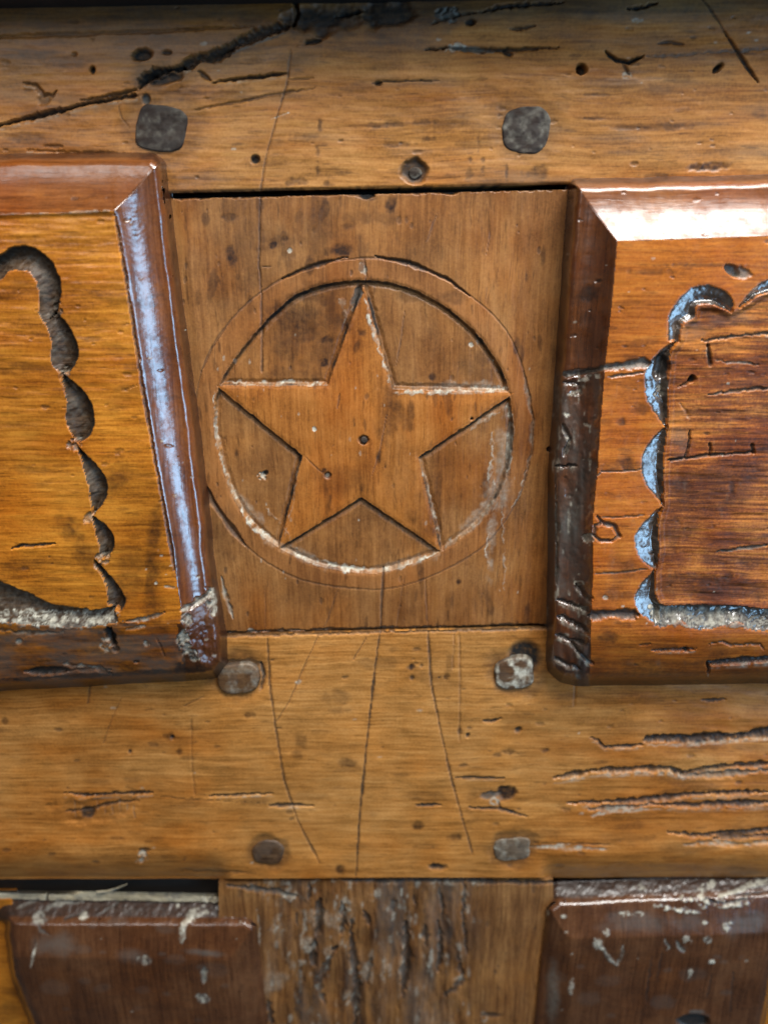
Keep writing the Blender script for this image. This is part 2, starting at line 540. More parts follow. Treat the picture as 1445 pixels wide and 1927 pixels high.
# the torn split that runs up to the right
i_up = sstep(0, 1, np.interp(S.X, [-120, 0, 130, 265, 345, 450, 545, 640], [262, 238, 205, 165, 128, 84, 48, 20]) - S.Y)
S.D += 3.0 * i_up * (1 - sstep(420, 640, S.X))
S.groove([(-60, 252), (0, 236), (60, 222), (130, 204), (170, 194), (258, 179)], 6, 7, 0.75, lip=0.5, jit=5, taper=0.02)
S.groove([(150, 190), (200, 182), (262, 170)], 4, 4, 0.6, jit=4)
S.groove([(262, 165), (275, 146), (300, 135), (350, 128)], 11, 11, 0.9, jit=8, taper=0.1)
S.blob(305, 146, 45, 13, -8, 7, dirt=0.8, soft=0.5)
S.groove([(340, 128), (375, 113), (420, 100), (452, 80), (500, 60), (552, 44)], 14, 10, 0.75, grey=0.4, jit=9, taper=0.06)
S.groove([(380, 120), (425, 106), (480, 82), (540, 62)], 4, 0, 0.0, grey=0.8, pale=0.2, jit=5)
S.blob(620, 32, 85, 34, -6, 9, dirt=0.8, grey=0.4, soft=0.5, rag=0.6)
S.blob(720, 26, 70, 28, 0, 6, dirt=0.75, grey=0.4, soft=0.5, rag=0.6)
S.blob(590, 78, 18, 5, -8, 7, dirt=0.95)
S.blob(660, 22, 30, 6, -12, 6, dirt=0.9)
S.groove([(555, 4), (558, 25), (552, 46)], 7, 8, 0.7, jit=4, taper=0)
S.groove([(-60, 72), (120, 66), (300, 60), (480, 50)], 5, 2.5, 0.0, stain=0.35, jit=4)
S.blob(845, 28, 24, 12, 0, 3, grey=0.8, pale=0.35, rag=0.8)
S.groove([(812, 45), (850, 30), (880, 24), (905, 22)], 5, 5, 0.5, pale=0.3, jit=7)
S.blob(885, 42, 10, 6, 0, 6, dirt=0.95)
S.groove([(905, 22), (950, 10), (1060, 4)], 6, 6, 0.85, jit=6)
S.groove([(960, 55), (985, 52), (1010, 47)], 4, 4, 0.7, jit=4)
S.groove([(1180, 16), (1212, 12), (1238, 4)], 6, 6, 0.9, jit=5)
S.blob(270, 104, 20, 12, -15, 10, dirt=0.95)
S.blob(275, 96, 8, 3, 0, 0, grey=0.9)
S.blob(317, 100, 10, 4, 0, 4, dirt=0.8)
S.blob(176, 133, 6, 8, 0, 8, dirt=0.95)
S.blob(142, 103, 6, 4, 0, 3, dirt=0.6)
S.blob(275, 186, 8, 10, 0, 5, grey=0.9, dirt=0.3)
S.groove([(45, 156), (70, 163), (82, 178), (100, 180), (110, 170)], 5, 4, 0.5, lip=0.5, jit=5)
S.blob(84, 190, 14, 10, 0, 4, dirt=0.5)
S.groove([(400, 155), (450, 149), (500, 143), (542, 138)], 4.5, 6, 0.85, jit=4, lip=0.35)
S.groove([(372, 133), (398, 152)], 4, 4, 0.7, jit=4)
S.groove([(545, 150), (590, 147)], 2.5, 2, 0.5, jit=2)
S.groove([(360, 207), (430, 196), (520, 178), (600, 165)], 3, 2, 0.15, stain=0.5, jit=4)
S.groove([(700, 157), (722, 153), (826, 152)], 2.6, 3, 0.85, jit=3)
S.blob(712, 157, 7, 5, 0, 5, dirt=0.7, grey=0.3)
# pale filler in a split
S.groove([(800, 93), (840, 90), (905, 95), (1000, 92), (1052, 90)], 6, 6, 0.75, jit=5)
S.groove([(838, 94), (858, 87), (905, 97), (930, 98)], 6.5, -1, 0, pale=1.2, jit=6, taper=0.2)
S.blob(857, 90, 14, 9, 0, -2, pale=1.0)
S.blob(955, 100, 12, 6, 20, 5, dirt=0.9)
S.blob(1094, 130, 11, 11, 0, 16, dirt=0.9, soft=0.25, rag=0.08)
S.groove([(1140, 96), (1158, 112), (1185, 118), (1212, 104)], 6, 8, 0.95, jit=4)
S.groove([(1172, 118), (1184, 140)], 4, 4, 0.6, jit=3)
S.blob(1178, 141, 9, 6, 0, 1, pale=0.7)
S.blob(1351, 128, 14, 6, -42, 10, dirt=0.95, rag=0.15)
S.groove([(1318, -12), (1345, 30), (1366, 62)], 2.5, 2, 0.6, jit=2)
S.groove([(1362, 58), (1395, 108), (1426, 156)], 5, 5, 0.85, jit=1.5)
S.groove([(1238, 82), (1262, 80), (1288, 84)], 4, 3, 0.5, stain=0.7, jit=4)
S.groove([(1200, 108), (1330, 100), (1470, 91)], 4, 2, 0.15, grey=0.6, jit=6)
S.blob(1200, 38, 10, 4, 0, 1, pale=0.6)
S.blob(1332, 314, 38, 7, -3, 2, stain=0.8, soft=0.6)
for x, y, rx, ry in [(800, 230, 24, 7), (745, 233, 20, 5), (710, 236, 20, 5), (805, 262, 12, 5), (745, 272, 30, 4), (1117, 223, 22, 3), (1190, 240, 30, 5), (1260, 238, 40, 7),
                     (560, 340, 14, 7), (545, 345, 8, 5), (615, 346, 7, 6), (598, 285, 4, 9), (598, 318, 4, 12), (602, 237, 4, 14), (883, 328, 6, 12), (885, 300, 4, 6), (909, 302, 4, 5),
                     (900, 270, 3, 14), (908, 318, 3, 6), (953, 325, 3, 14), (1125, 178, 30, 3), (1240, 330, 30, 4), (1010, 325, 20, 12)]:
    S.blob(x, y, rx, ry, 0, 0.4, stain=0.6, soft=0.6, rag=0.7)
S.blob(780, 322, 21, 19, 0, 7, dirt=0.75, stain=0.5, soft=0.4, rag=0.3)
S.blob(480, 300, 9, 9, 0, 8, dirt=0.75, grey=0.5, rag=0.15)
S.groove([(549, 92), (540, 160), (520, 226), (500, 300), (491, 358)], 2.8, 2.0, 0.5, jit=1.5, taper=0)
S.groove([(505, 226), (545, 212)], 1.6, 1, 0, pale=0.8, jit=1)
S.groove([(52, 283), (160, 288), (262, 291)], 3, 2, 0.2, lip=0.7, jit=5)
S.groove([(222, 190), (228, 220), (245, 243)], 2, 1, 0.5, jit=1)
S.groove([(80, 275), (120, 277)], 4, 2, 0.4, jit=3)
for pc in [(305, 242, 66), (990, 243, 58), ]:
    S.blob(pc[0], pc[1], pc[2], pc[2] * 0.93, 0, 2.0, stain=0.22, dirt=0.1, soft=0.3, rag=0.25)
specks(S, 70, (-50, 10, 1500, 350), 1.5, 5, 2.4, d=1.5, dirt=0.5)
specks(S, 60, (-50, 10, 1500, 350), 3, 14, 3.5, stain=0.4)
specks(S, 14, (300, 30, 1500, 340), 1.5, 4, 2, pale=0.6)
S.D -= 3 * sstep(-7, 0, S.Y - (374.5 - 0.0227 * (S.X + 120)) + 0)
S.groove([(330, 366), (500, 361), (760, 356), (1085, 349)], 4, 3, 0.75, jit=4, taper=0)
emit(S, [('rail', M_rail)])

# ------------------------------------------------------------------ star block
C_IN = smooth_closed([(684, 527), (569, 549), (489, 616), (418, 712), (402, 790), (415, 862), (435, 929), (469, 984), (521, 1030), (589, 1062), (659, 1078), (728, 1075),
                      (826, 1040), (892, 994), (930, 945), (957, 880), (966, 800), (948, 706), (888, 618), (788, 549)])
C_OUT = smooth_closed([(680, 486), (598, 499), (529, 526), (460, 576), (402, 648), (375, 720), (370, 800), (395, 929), (460, 1024), (549, 1084), (659, 1107), (753, 1104),
                       (863, 1059), (933, 1004), (985, 912), (1002, 800), (982, 689), (938, 604), (838, 524), (760, 493)])
STAR = [(684, 538), (738, 733), (968, 739), (787, 861), (828, 1036), (680, 936), (525, 1031), (570, 858), (408, 726), (617, 726)]
S = Sheet([(270, 375), (1135, 355), (1085, 1174), (360, 1194)], 1.7, 'z', 11)
S.grain_relief(0.5, 1.6, 0.9)
S.H -= 5.0
x, y = S.X + 2.2 * S.jx, S.Y + 2.2 * S.jy
S.a['amber'] = np.clip(0.15 + 1.3 * fbm(S.X / 70, S.Y / 130, 921, 4), 0, 0.8)
dc, tcn = pdist(x, y, np.vstack([C_IN, C_IN[:1]]))
in_c = inside(x, y, C_IN)
dstar, tst = pdist(x, y, STAR + STAR[:1])
in_s = inside(x, y, STAR)
seg = in_c & ~in_s
edge = np.minimum(dc, dstar)
S.D -= np.where(seg, 6.5 * sstep(0, 5.0, edge) + 3.0 * np.clip(1 - np.abs(edge - 6) / 7, 0, 1), 0)
S.D += np.where(in_s, 1.2 * sstep(0, 30, dstar), 0)
S.D -= 1.0 * np.where(in_s, sstep(9, 0, dstar) ** 2, 0) + 1.6 * np.where(~in_c, np.clip(1 - dc / 6, 0, 1) ** 2, 0)
# grime and filler in the cut lines, with edge light and shade painted in
nz = fbm(S.X / 22, S.Y / 22, 77, 3)
S.up('dirt', np.nonzero(seg), (0.9 * np.clip(1 - np.abs(edge - 2.5) / 5.0, 0, 1) * (0.8 + 1.5 * nz))[seg])


def filler(pts, w, k, jit=5):
    S.groove(pts, 0.78 * w, -0.5, 0, pale=0.95 * k, jit=jit + 4, taper=0.2)
    i = S.sel(pts, w * 3)
    d_, _ = pdist(S.X[i] + jit * S.jx[i], S.Y[i] + jit * S.jy[i], pts)
    S.a['dirt'][i] *= 1 - 0.9 * np.clip(k, 0, 1) * sstep(w * 1.2, w * 0.4, d_)


filler([(417, 720), (470, 722), (540, 720), (614, 725)], 5.0, 0.85)
filler([(738, 738), (800, 739), (880, 737), (950, 736)], 6.5, 0.9)
filler([(880, 733), (930, 728), (955, 734)], 9, 0.8)
filler([(687, 560), (697, 605), (712, 650), (735, 722)], 5.0, 0.75)
filler([(403, 735), (405, 790), (412, 845), (430, 910), (462, 972)], 4.5, 0.85)
filler([(462, 975), (490, 1003), (520, 1026)], 9, 1.0)
filler([(528, 1032), (585, 1056), (655, 1074), (720, 1073), (775, 1062), (826, 1040)], 6, 0.95)
filler([(545, 1030), (585, 1052), (620, 1062)], 6, 0.5)
filler([(828, 1037), (890, 992), (930, 945)], 6, 0.6)
filler([(790, 868), (805, 920), (830, 1020)], 4.0, 0.6)
filler([(958, 760), (963, 800), (960, 850), (955, 890)], 8, 0.75)
filler([(925, 815), (928, 860), (920, 912)], 5, 0.6)
filler([(930, 905), (940, 935), (928, 960)], 8, 0.55)
filler([(985, 905), (975, 935), (962, 958)], 4, 0.7)
filler([(920, 1005), (914, 1035), (918, 1068)], 4.5, 0.75)
filler([(944, 950), (948, 1040), (950, 1120)], 2.2, 0.45)
filler([(880, 815), (905, 795), (945, 775)], 5, 0.5)
filler([(535, 1010), (548, 960), (565, 870)], 2.5, 0.35)
filler([(500, 960), (540, 1000), (548, 1016)], 3, 0.4)
filler([(640, 560), (650, 590), (648, 610)], 7, 0.35)
S.blob(958, 840, 6, 60, 3, 2, grey=0.7)
S.blob(672, 555, 10, 26, 8, 2, grey=0.9, rag=0.6)
S.blob(682, 505, 8, 16, -15, 1, pale=0.5, grey=0.4)
S.groove([(686, 488), (690, 520), (684, 540)], 2.5, 2, 0.5, jit=2)
S.groove([(985, 700), (1002, 790), (1000, 850), (985, 905)], 5, 2, 0.35, pale=0.3, jit=5)
# thin outer ring
ring = np.vstack([C_OUT, C_OUT[:1]])
S.groove(ring, 2.3, 1.0, 0.38, jit=1.5, taper=0)
S.groove([(530, 525), (580, 503), (640, 487), (655, 484)], 5, 3, 0.3, stain=0.8, jit=3)
S.groove([(704, 482), (770, 495), (840, 524), (885, 558)], 5.5, 3.5, 0.75, jit=3)
S.groove([(380, 905), (400, 945), (440, 1000), (462, 1026)], 7, 4, 0.6, jit=2)
S.groove([(430, 611), (400, 655), (380, 700)], 2.5, 1.5, 0.4, jit=2)
# cracks and scribed lines
S.groove([(490, 362), (488, 500), (493, 560), (492, 700)], 2.4, 1.8, 0.45, jit=2, taper=0)
S.groove([(492, 502), (512, 502)], 2, 1, 0.5, jit=1)
S.groove([(762, 585), (755, 640), (745, 690)], 1.8, 1, 0.35, jit=2)
S.groove([(728, 780), (715, 850), (700, 895)], 2.2, 1.2, 0.4, jit=1.5)
S.groove([(722, 1070), (718, 1130), (717, 1195)], 3, 1.8, 0.6, jit=1.5, taper=0)
S.groove([(636, 1110), (618, 1165), (604, 1195)], 2, 1, 0.3, jit=1.5)
S.groove([(500, 1100), (500, 1190)], 1.8, 1, 0.25, jit=2)
S.groove([(800, 1090), (806, 1190)], 1.8, 1, 0.25, jit=2)
S.groove([(760, 1090), (745, 1190)], 1.6, 1, 0.2, jit=2)
S.groove([(822, 400), (805, 450), (800, 455)], 1.6, 1, 0.3, jit=2)
S.groove([(924, 430), (915, 480)], 1.6, 1, 0.25, jit=2)
S.groove([(575, 860), (595, 880), (615, 896)], 1.8, 1, 0.5, jit=1)
S.groove([(640, 740), (635, 770)], 2, 1, 0.5, jit=1)
for x, y, rx, ry, k in [(735, 388, 9, 13, .85), (515, 459, 9, 9, .9), (536, 450, 9, 6, .8), (436, 480, 9, 19, .85), (432, 408, 14, 8, .6), (592, 432, 5, 7, .6), (660, 425, 12, 7, .5), (600, 395, 4, 12, .4),
                        (640, 472, 24, 10, .85), (608, 685, 8, 9, .9), (612, 640, 13, 7, .8), (555, 612, 10, 26, .7), (575, 630, 28, 20, .6), (600, 660, 26, 26, .45), (540, 640, 40, 50, .3),
                        (650, 615, 8, 10, .7), (680, 626, 6, 6, .8), (972, 655, 6, 15, .75), (735, 770, 22, 34, .55), (712, 858, 6, 12, .85), (760, 790, 14, 20, .4), (814, 711, 6, 7, .85),
                        (910, 680, 14, 16, .4), (850, 560, 28, 12, .4), (770, 560, 24, 10, .3), (444, 855, 4, 7, .6), (863, 1094, 4, 6, .8), (640, 380, 3, 14, .4), (690, 372, 18, 5, .7), (750, 880, 30, 60, .25),
                        (420, 1000, 20, 60, .3), (610, 885, 4, 4, .8), (600, 540, 26, 8, .4), (540, 480, 12, 8, .4), (455, 540, 12, 14, .3), (420, 560, 8, 40, .2), (810, 990, 16, 30, .4)]:
    S.blob(x, y, rx, ry, 0, 0.3, stain=k, soft=0.6, rag=0.55)
for x, y, rx, ry, k in [(560, 600, 60, 34, .6), (530, 650, 26, 34, .5), (590, 560, 40, 16, .5), (470, 470, 50, 60, .35), (520, 455, 40, 16, .5), (600, 420, 24, 40, .35), (735, 800, 26, 50, .45), (560, 700, 60, 16, .4), (640, 905, 60, 24, .3), (790, 980, 26, 50, .35), (700, 410, 50, 12, .35), (900, 700, 30, 26, .35)]:
    S.blob(x, y, rx, ry, 0, 0.2, stain=k, soft=0.8, rag=1.0)
for x, y, rx, ry, a_, k in [(470, 960, 44, 10, 48, .28), (560, 1042, 60, 9, 22, .28), (905, 965, 50, 12, -44, .28), (945, 850, 14, 80, 4, .25), (935, 930, 22, 34, 0, .28), (760, 1060, 60, 9, -14, .26), (855, 728, 90, 9, 0, .25), (925, 1010, 10, 60, 3, .26)]:
    S.blob(x, y, rx, ry, a_, 0, pale=k, soft=0.8, rag=1.0)
S.blob(592, 808, 4, 5, 0, 1, pale=1.3, rag=0.1)
S.blob(492, 898, 9, 8, -30, 3, pale=0.9, rag=0.6)
S.blob(499, 892, 6, 4, -30, 4, dirt=0.8)
S.blob(684, 828, 10, 10, 0, 4, dirt=0.7, rag=0.2)
S.blob(617, 895, 7, 7, 0, 3, dirt=0.6)
S.blob(616, 896, 3.5, 3.5, 0, 0, pale=0.9)
S.blob(1033, 846, 5, 5, 0, 9, dirt=0.95, rag=0.1)
S.blob(887, 788, 3, 3, 0, 4, dirt=0.9)
S.blob(546, 472, 4, 5, 0, 1, pale=0.8)
S.blob(887, 650, 5, 5, 0, 1, pale=0.8)
S.groove([(418, 1085), (424, 1120), (440, 1165)], 5, 3, 0.2, pale=0.8, jit=5)
S.blob(472, 1186, 6, 4, 0, 1, pale=0.7)
specks(S, 60, (340, 370, 1050, 1180), 1.3, 4, 2.0, d=1.0, dirt=0.45)
specks(S, 70, (340, 370, 1050, 1180), 2, 9, 4.0, stain=0.55)
specks(S, 14, (380, 380, 720, 720), 3, 9, 2.0, stain=0.7)
specks(S, 35, (400, 560, 1000, 1150), 1.2, 3, 2, pale=0.5)
S.blob(690, 368, 16, 7, 0, 6, dirt=0.95, rag=0.6)
S.blob(845, 359, 18, 6, 0, 6, dirt=0.95, rag=0.6)
S.groove([(330, 372), (500, 368), (760, 361), (1085, 354)], 4.5, 4, 0.65, jit=5, taper=0)
S.groove([(415, 1192), (520, 1188), (716, 1184), (860, 1180), (1036, 1177)], 4, 4, 0.6, pale=0.25, jit=4, taper=0)
fx, fy = centres(S)
f_c, f_o, f_s = inside(fx, fy, C_IN), inside(fx, fy, C_OUT), inside(fx, fy, STAR)
pieces = [('star_block', M_block, None, 'square middle block with a carved star inside two circles'),
          ('star', M_star, f_s), ('ring', M_ring, f_o & ~f_c & ~f_s)]
ang = np.degrees(np.arctan2(fx - 684, -(fy - 800))) % 360
bounds = [0, 75, 148, 214, 285, 360]
for a0, a1 in zip(bounds[:-1], bounds[1:]):
    pieces.append(('recess', M_block, f_c & ~f_s & (ang >= a0) & (ang < a1)))
block = emit(S, pieces)

# ------------------------------------------------------------------ middle rail
S = Sheet([(-120, 1207), (1560, 1170), (1560, 1650), (-120, 1654)], 2.1, 'x', 23)
S.grain_relief(0.6, 2.0, 1.0)
side = (1 - sstep(400, 440, S.X)) + sstep(1010, 1040, S.X)
S.H -= side * 30 * np.clip((S.Y - 1605) / 45, 0, 1) ** 2
S.H += side * 2.5 * np.exp(-((S.Y - 1595) / 22) ** 2)
S.D += 2.5 * sstep(0, 1, (S.X - 1020) / 200) * fbm(S.X / 160, S.Y / 26, 61, 2)
S.a['amber'] = np.clip((sstep(480, 330, S.X) + sstep(930, 1080, S.X)) * (0.45 + 0.9 * fbm(S.X / 120, S.Y / 40, 901, 4)) + 0.35 * sstep(1500, 1640, S.Y) + 0.5 * fbm(S.X / 90, S.Y / 30, 902, 3), 0, 0.85)
for pts, w, k in [([(717, 1180), (705, 1262), (690, 1400), (678, 1520), (670, 1650)], 3.0, .75),
                  ([(503, 1192), (508, 1290), (520, 1380), (535, 1470), (560, 1545), (602, 1625)], 2.8, .6),
                  ([(805, 1186), (812, 1290), (830, 1380), (850, 1470), (870, 1540), (890, 1612)], 2.8, .65),
                  ([(600, 1195), (575, 1250), (545, 1320), (520, 1360)], 2.0, .4),
                  ([(690, 1200), (665, 1242)], 2.0, .4), ([(864, 1186), (866, 1300), (864, 1400)], 2.2, .35), ([(855, 1190), (852, 1260)], 2, .3),
                  ([(360, 1350), (362, 1450), (368, 1500)], 2.0, .25), ([(230, 1310), (205, 1370), (195, 1400)], 2, .3), ([(345, 1330), (385, 1310)], 2, .3),
                  ([(172, 1275), (166, 1325)], 3, .5), ([(1083, 1280), (1080, 1330)], 2, .2)]:
    S.groove(pts, w, 1.8, k, jit=1.5, taper=0.05)
# long splits with torn lower lips
S.groove([(120, 1493), (160, 1497), (235, 1495), (287, 1491)], 5, 6, 0.75, stain=0.6, lip=0.5, jit=4)
S.blob(195, 1520, 72, 22, -4, 3.5, stain=0.25, rag=0.6)
S.groove([(125, 1528), (165, 1527), (205, 1514), (260, 1508)], 4, 3, 0.6, jit=4)
S.blob(166, 1531, 12, 10, 0, 4, dirt=0.7, stain=0.6)
for k in range(9):
    S.groove([(140 + 14 * k, 1505 + (k % 3) * 5), (142 + 14 * k, 1540 - (k % 4) * 4)], 1.6, 1.5, 0.1, pale=0.25, stain=0.3, jit=2)
S.groove([(385, 1498), (430, 1496), (515, 1494)], 3.2, 4, 0.8, lip=0.7, jit=3)
S.groove([(505, 1516), (560, 1516), (594, 1518)], 4, 5, 0.75, lip=0.4, jit=3)
S.groove([(280, 1496), (340, 1502), (500, 1513)], 2, 1.5, 0.4, jit=3)
S.groove([(855, 1463), (950, 1465)], 2.8, 3, 0.85, lip=0.4, jit=2)
S.groove([(780, 1516), (830, 1515)], 3.2, 4, 0.85, jit=3)
S.groove([(878, 1520), (938, 1522), (990, 1536)], 3.6, 4, 0.8, jit=3)
S.blob(922, 1496, 20, 8, -5, 3, grey=0.8, dirt=0.2, rag=0.5)
S.blob(952, 1493, 16, 11, 0, 4, stain=0.9, dirt=0.3)
S.blob(930, 1508, 8, 7, 0, 0, pale=0.7)
S.groove([(936, 1508), (942, 1524)], 2.5, 2, 0.7, jit=2)
S.groove([(1112, 1390), (1124, 1393), (1136, 1407), (1210, 1402)], 4, 5, 0.8, jit=4, lip=0.6)
S.groove([(1210, 1394), (1240, 1388), (1300, 1392), (1380, 1386), (1470, 1376)], 11, 9, 0.55, stain=0.8, jit=8, taper=0.05)
S.groove([(1215, 1402), (1300, 1402), (1380, 1395), (1470, 1390)], 4, 1, 0, pale=0.5, jit=4)
S.groove([(1042, 1466), (1110, 1452), (1180, 1448), (1260, 1446), (1282, 1455), (1370, 1441), (1470, 1436)], 6.5, 8, 0.7, lip=0.8, jit=6, taper=0.08)
S.groove([(1280, 1460), (1380, 1455), (1470, 1447)], 8, 5, 0.35, grey=0.35, pale=0.35, jit=8)
S.groove([(1060, 1512), (1140, 1510), (1220, 1505), (1300, 1494), (1470, 1489)], 6, 7, 0.75, lip=0.4, jit=6)
S.groove([(1110, 1524), (1170, 1520), (1220, 1515)], 6, 4, 0.4, grey=0.3, pale=0.5, jit=7)
S.groove([(1220, 1512), (1290, 1516), (1350, 1513), (1470, 1510)], 7, 7, 0.75, jit=6, lip=0.35)
S.groove([(1110, 1536), (1165, 1526), (1240, 1522)], 5, 1, 0, pale=0.6, jit=6)
S.groove([(1258, 1567), (1320, 1573), (1385, 1569), (1430, 1562), (1470, 1560)], 7, 7, 0.75, jit=6)
S.groove([(1285, 1592), (1340, 1586), (1400, 1590), (1470, 1582)], 6, 3, 0, pale=0.5, jit=6)
S.groove([(1340, 1580), (1420, 1573), (1470, 1572)], 5, 5, 0.5, stain=0.6, jit=5)
S.groove([(1318, 1318), (1350, 1318), (1366, 1317)], 3.5, 3, 0.85, jit=3)
S.groove([(908, 1358), (925, 1358), (942, 1352)], 4, 4, 0.85, jit=3)
for x, y, rx, ry, nm, k, d in [(975, 1375, 7, 6, 'dirt', .8, 4), (880, 1384, 4, 5, 'dirt', .8, 3), (865, 1377, 5, 6, 'stain', .6, 1), (823, 1632, 17, 6, 'dirt', .9, 5), (785, 1555, 10, 7, 'stain', .7, 1),
                               (855, 1576, 12, 6, 'stain', .7, 1), (656, 1437, 15, 9, 'stain', .6, .5), (468, 1346, 9, 5, 'stain', .6, .5), (318, 1386, 9, 7, 'stain', .6, 1), (324, 1388, 4, 4, 'dirt', .9, 4),
                               (245, 1414, 4, 4, 'dirt', .8, 3), (338, 1415, 6, 6, 'stain', .6, 1), (775, 1275, 5, 5, 'dirt', .7, 2), (793, 1253, 4, 4, 'dirt', .5, 2), (775, 1255, 4, 6, 'stain', .8, 1),
                               (840, 1274, 5, 5, 'stain', .8, 1), (826, 1275, 3, 3, 'dirt', .7, 1), (845, 1252, 8, 20, 'stain', .35, 0), (640, 1310, 20, 12, 'stain', .35, 0), (640, 1338, 18, 6, 'stain', .35, 0),
                               (565, 1395, 10, 14, 'stain', .4, 0), (560, 1420, 10, 8, 'stain', .4, 0), (615, 1315, 10, 10, 'stain', .3, 0), (640, 1638, 8, 10, 'stain', .7, 2), (955, 1415, 14, 5, 'stain', .6, 1),
                               (1025, 1412, 7, 4, 'stain', .6, 1), (975, 1360, 26, 30, 'stain', .2, 0), (740, 1223, 8, 4, 'stain', .3, 0), (10, 1356, 6, 6, 'stain', .6, 1), (700, 1530, 12, 6, 'stain', .25, 0), (580, 1500, 30, 8, 'stain', .2, 0)]:
    S.blob(x, y, rx, ry, 0, d, soft=0.55, rag=0.5, **{nm: k})
S.blob(268, 1614, 12, 11, 0, 3, pale=0.8, rag=0.4)
S.blob(272, 1600, 12, 5, 0, 3, dirt=0.5)
S.blob(302, 1252 + 20, 4, 3, 0, 2, pale=0.8)
S.groove([(990, 1595), (1060, 1594), (1140, 1600)], 7, 1.5, 0.0, pale=0.75, jit=5, taper=0.5)
S.groove([(1000, 1588), (1090, 1588), (1160, 1592)], 2.2, 2, 0.5, jit=2)
S.groove([(340, 1638), (420, 1640), (480, 1644)], 3, 2, 0.4, jit=4)
for x, y, r in [(450, 1272, 52), (968, 1266, 52), (503, 1604, 36), (966, 1598, 40)]:
    S.blob(x, y, r * 0.95, r * 0.76, 0, 3.0, dirt=0.25, stain=0.3, soft=0.35, rag=0.35)
S.blob(990, 1240, 34, 36, 35, 6, dirt=0.9, rag=0.3)
S.blob(447, 1255, 40, 14, -4, 4, grey=0.4, dirt=0.3)
S.groove([(490, 1245), (497, 1272), (490, 1300)], 5, 4, 0.7, pale=0.3, jit=4)
specks(S, 90, (-50, 1200, 1500, 1640), 1.5, 5, 2.2, d=1.4, dirt=0.5)
specks(S, 70, (-50, 1200, 1500, 1640), 3, 12, 4, stain=0.35)
specks(S, 14, (100, 1250, 1500, 1640), 1.5, 3.5, 2, pale=0.6)
S.groove([(415, 1197), (520, 1194), (716, 1190), (860, 1187), (1036, 1183)], 3.5, 3, 0.6, jit=4, taper=0)
emit(S, [('rail', M_midrail)])

# ------------------------------------------------------------------ upper raised panels


def profile(t, F, E, p=2.0):
    return F - (F - E) * (1 - (1 - t) ** p)


# left panel
outline = [(-200, 305), (262, 301), (286, 302), (299, 312), (309, 400), (332, 586), (349, 719), (369, 865), (382, 983), (392, 1085), (401, 1130), (413, 1199), (413, 1245), (402, 1262), (380, 1266),
           (170, 1277), (0, 1287), (-200, 1292)]
S = Sheet([(-130, 285), (440, 285), (440, 1305), (-130, 1305)], 2.0, 'x', 37)
X, Y = S.X, S.Y
xj, yj = X + 2.5 * fbm(X / 45, Y / 45, 903, 3), Y + 2.5 * fbm(X / 45, Y / 45, 904, 3)
sd, _ = pdist(xj, yj, outline + outline[:1])
sd = np.where(inside(xj, yj, outline), -sd, sd)
y_in = np.interp(X, [-130, 0, 215], [404, 404, 396])
t_top = np.clip((y_in - Y) / (y_in - 304), 0, 1)
x_in = np.interp(Y, [285, 390, 500, 760, 900, 1090, 1150, 1305], [205, 215, 235, 275, 300, 334, 342, 350])
x_out = np.interp(Y, [300, 400, 586, 719, 865, 983, 1082, 1116, 1199, 1305], [298, 309, 332, 349, 369, 382, 392, 396, 413, 415])
t_right = np.clip((X - x_in) / (x_out - x_in), 0, 1)
t_bot = np.clip((Y - 1172) / (1275 - 1172), 0, 1)
F_, E_ = 84.0, 50.0
h_top, h_right, h_bot = profile(t_top, F_, E_), profile(t_right, F_, E_, 1.7), F_ - 34 * t_bot ** 1.2
S.H = np.minimum(np.minimum(h_top, h_right), h_bot)
S.H -= 1.5 * np.exp(-((X - x_in) / 4) ** 2) * sstep(380, 420, Y) * (1 - sstep(1080, 1140, Y))
S.H += 1.8 * np.exp(-((Y - y_in) / 5) ** 2) * sstep(20, -20, X - x_in)
# rounded outer arris then the wall
S.H -= 7 * np.clip(1 + sd / 12, 0, 1) ** 2
S.H = np.where(sd > 0, S.H + (-12 - S.H) * np.clip(sd / 18, 0, 1), S.H)
S.grain_relief(0.45, 1.8, 0.9)
S.D *= 0.3 + 0.7 * sstep(0.05, 0, np.maximum(t_right, t_top))
S.D += 0.7 * fbm(X / 60, Y / 8, 411, 3) * (t_right <= 0) * (t_top <= 0)
S.D += 0.22 * fbm(X / 7, Y / 5, 418, 2) * (t_right > 0) + 0.9 * fbm(X / 60, Y / 140, 419, 2) * (t_right > 0)
g = np.zeros(X.shape, bool)
cres = [([(-90, 560), (-60, 500), (0, 480), (20, 466), (60, 465), (96, 490), (115, 533), (110, 582)], [(-80, 560), (-50, 530), (0, 528), (22, 510), (56, 513), (71, 543), (72, 586), (80, 609)]),
        ([(103, 584), (133, 619), (148, 659), (143, 686), (128, 704)], [(83, 606), (96, 642), (95, 682), (113, 704)]),
        ([(114, 703), (146, 725), (169, 752), (178, 785), (171, 818), (147, 834)], [(113, 709), (126, 759), (123, 792), (143, 832)]),
        ([(146, 840), (176, 870), (199, 900), (201, 933), (188, 956), (174, 970)], [(146, 848), (163, 906), (169, 936), (172, 970)]),
        ([(173, 971), (196, 986), (213, 1009), (213, 1036), (196, 1052)], [(174, 980), (184, 1023), (191, 1052)]),
        ([(178, 1054), (206, 1083), (229, 1112), (237, 1134), (228, 1150)], [(176, 1062), (198, 1102), (203, 1140)])]
for n, (o, i) in enumerate(cres):
    g |= S.crescent(o, i, 16, 0.5, power=1.25, shape=0.85, grey=0.2 if n in (0, 3) else 0.05, pale=0.12, dirt=0.15)  # outer walls darkened: their shade is put into the colour
for o, i in zip(cres[:-1], cres[1:]):
    S.blob(o[0][-1][0] - 6, o[0][-1][1] + 2, 10, 12, 30, 4, pale=0.35, stain=0.3, rag=0.6)
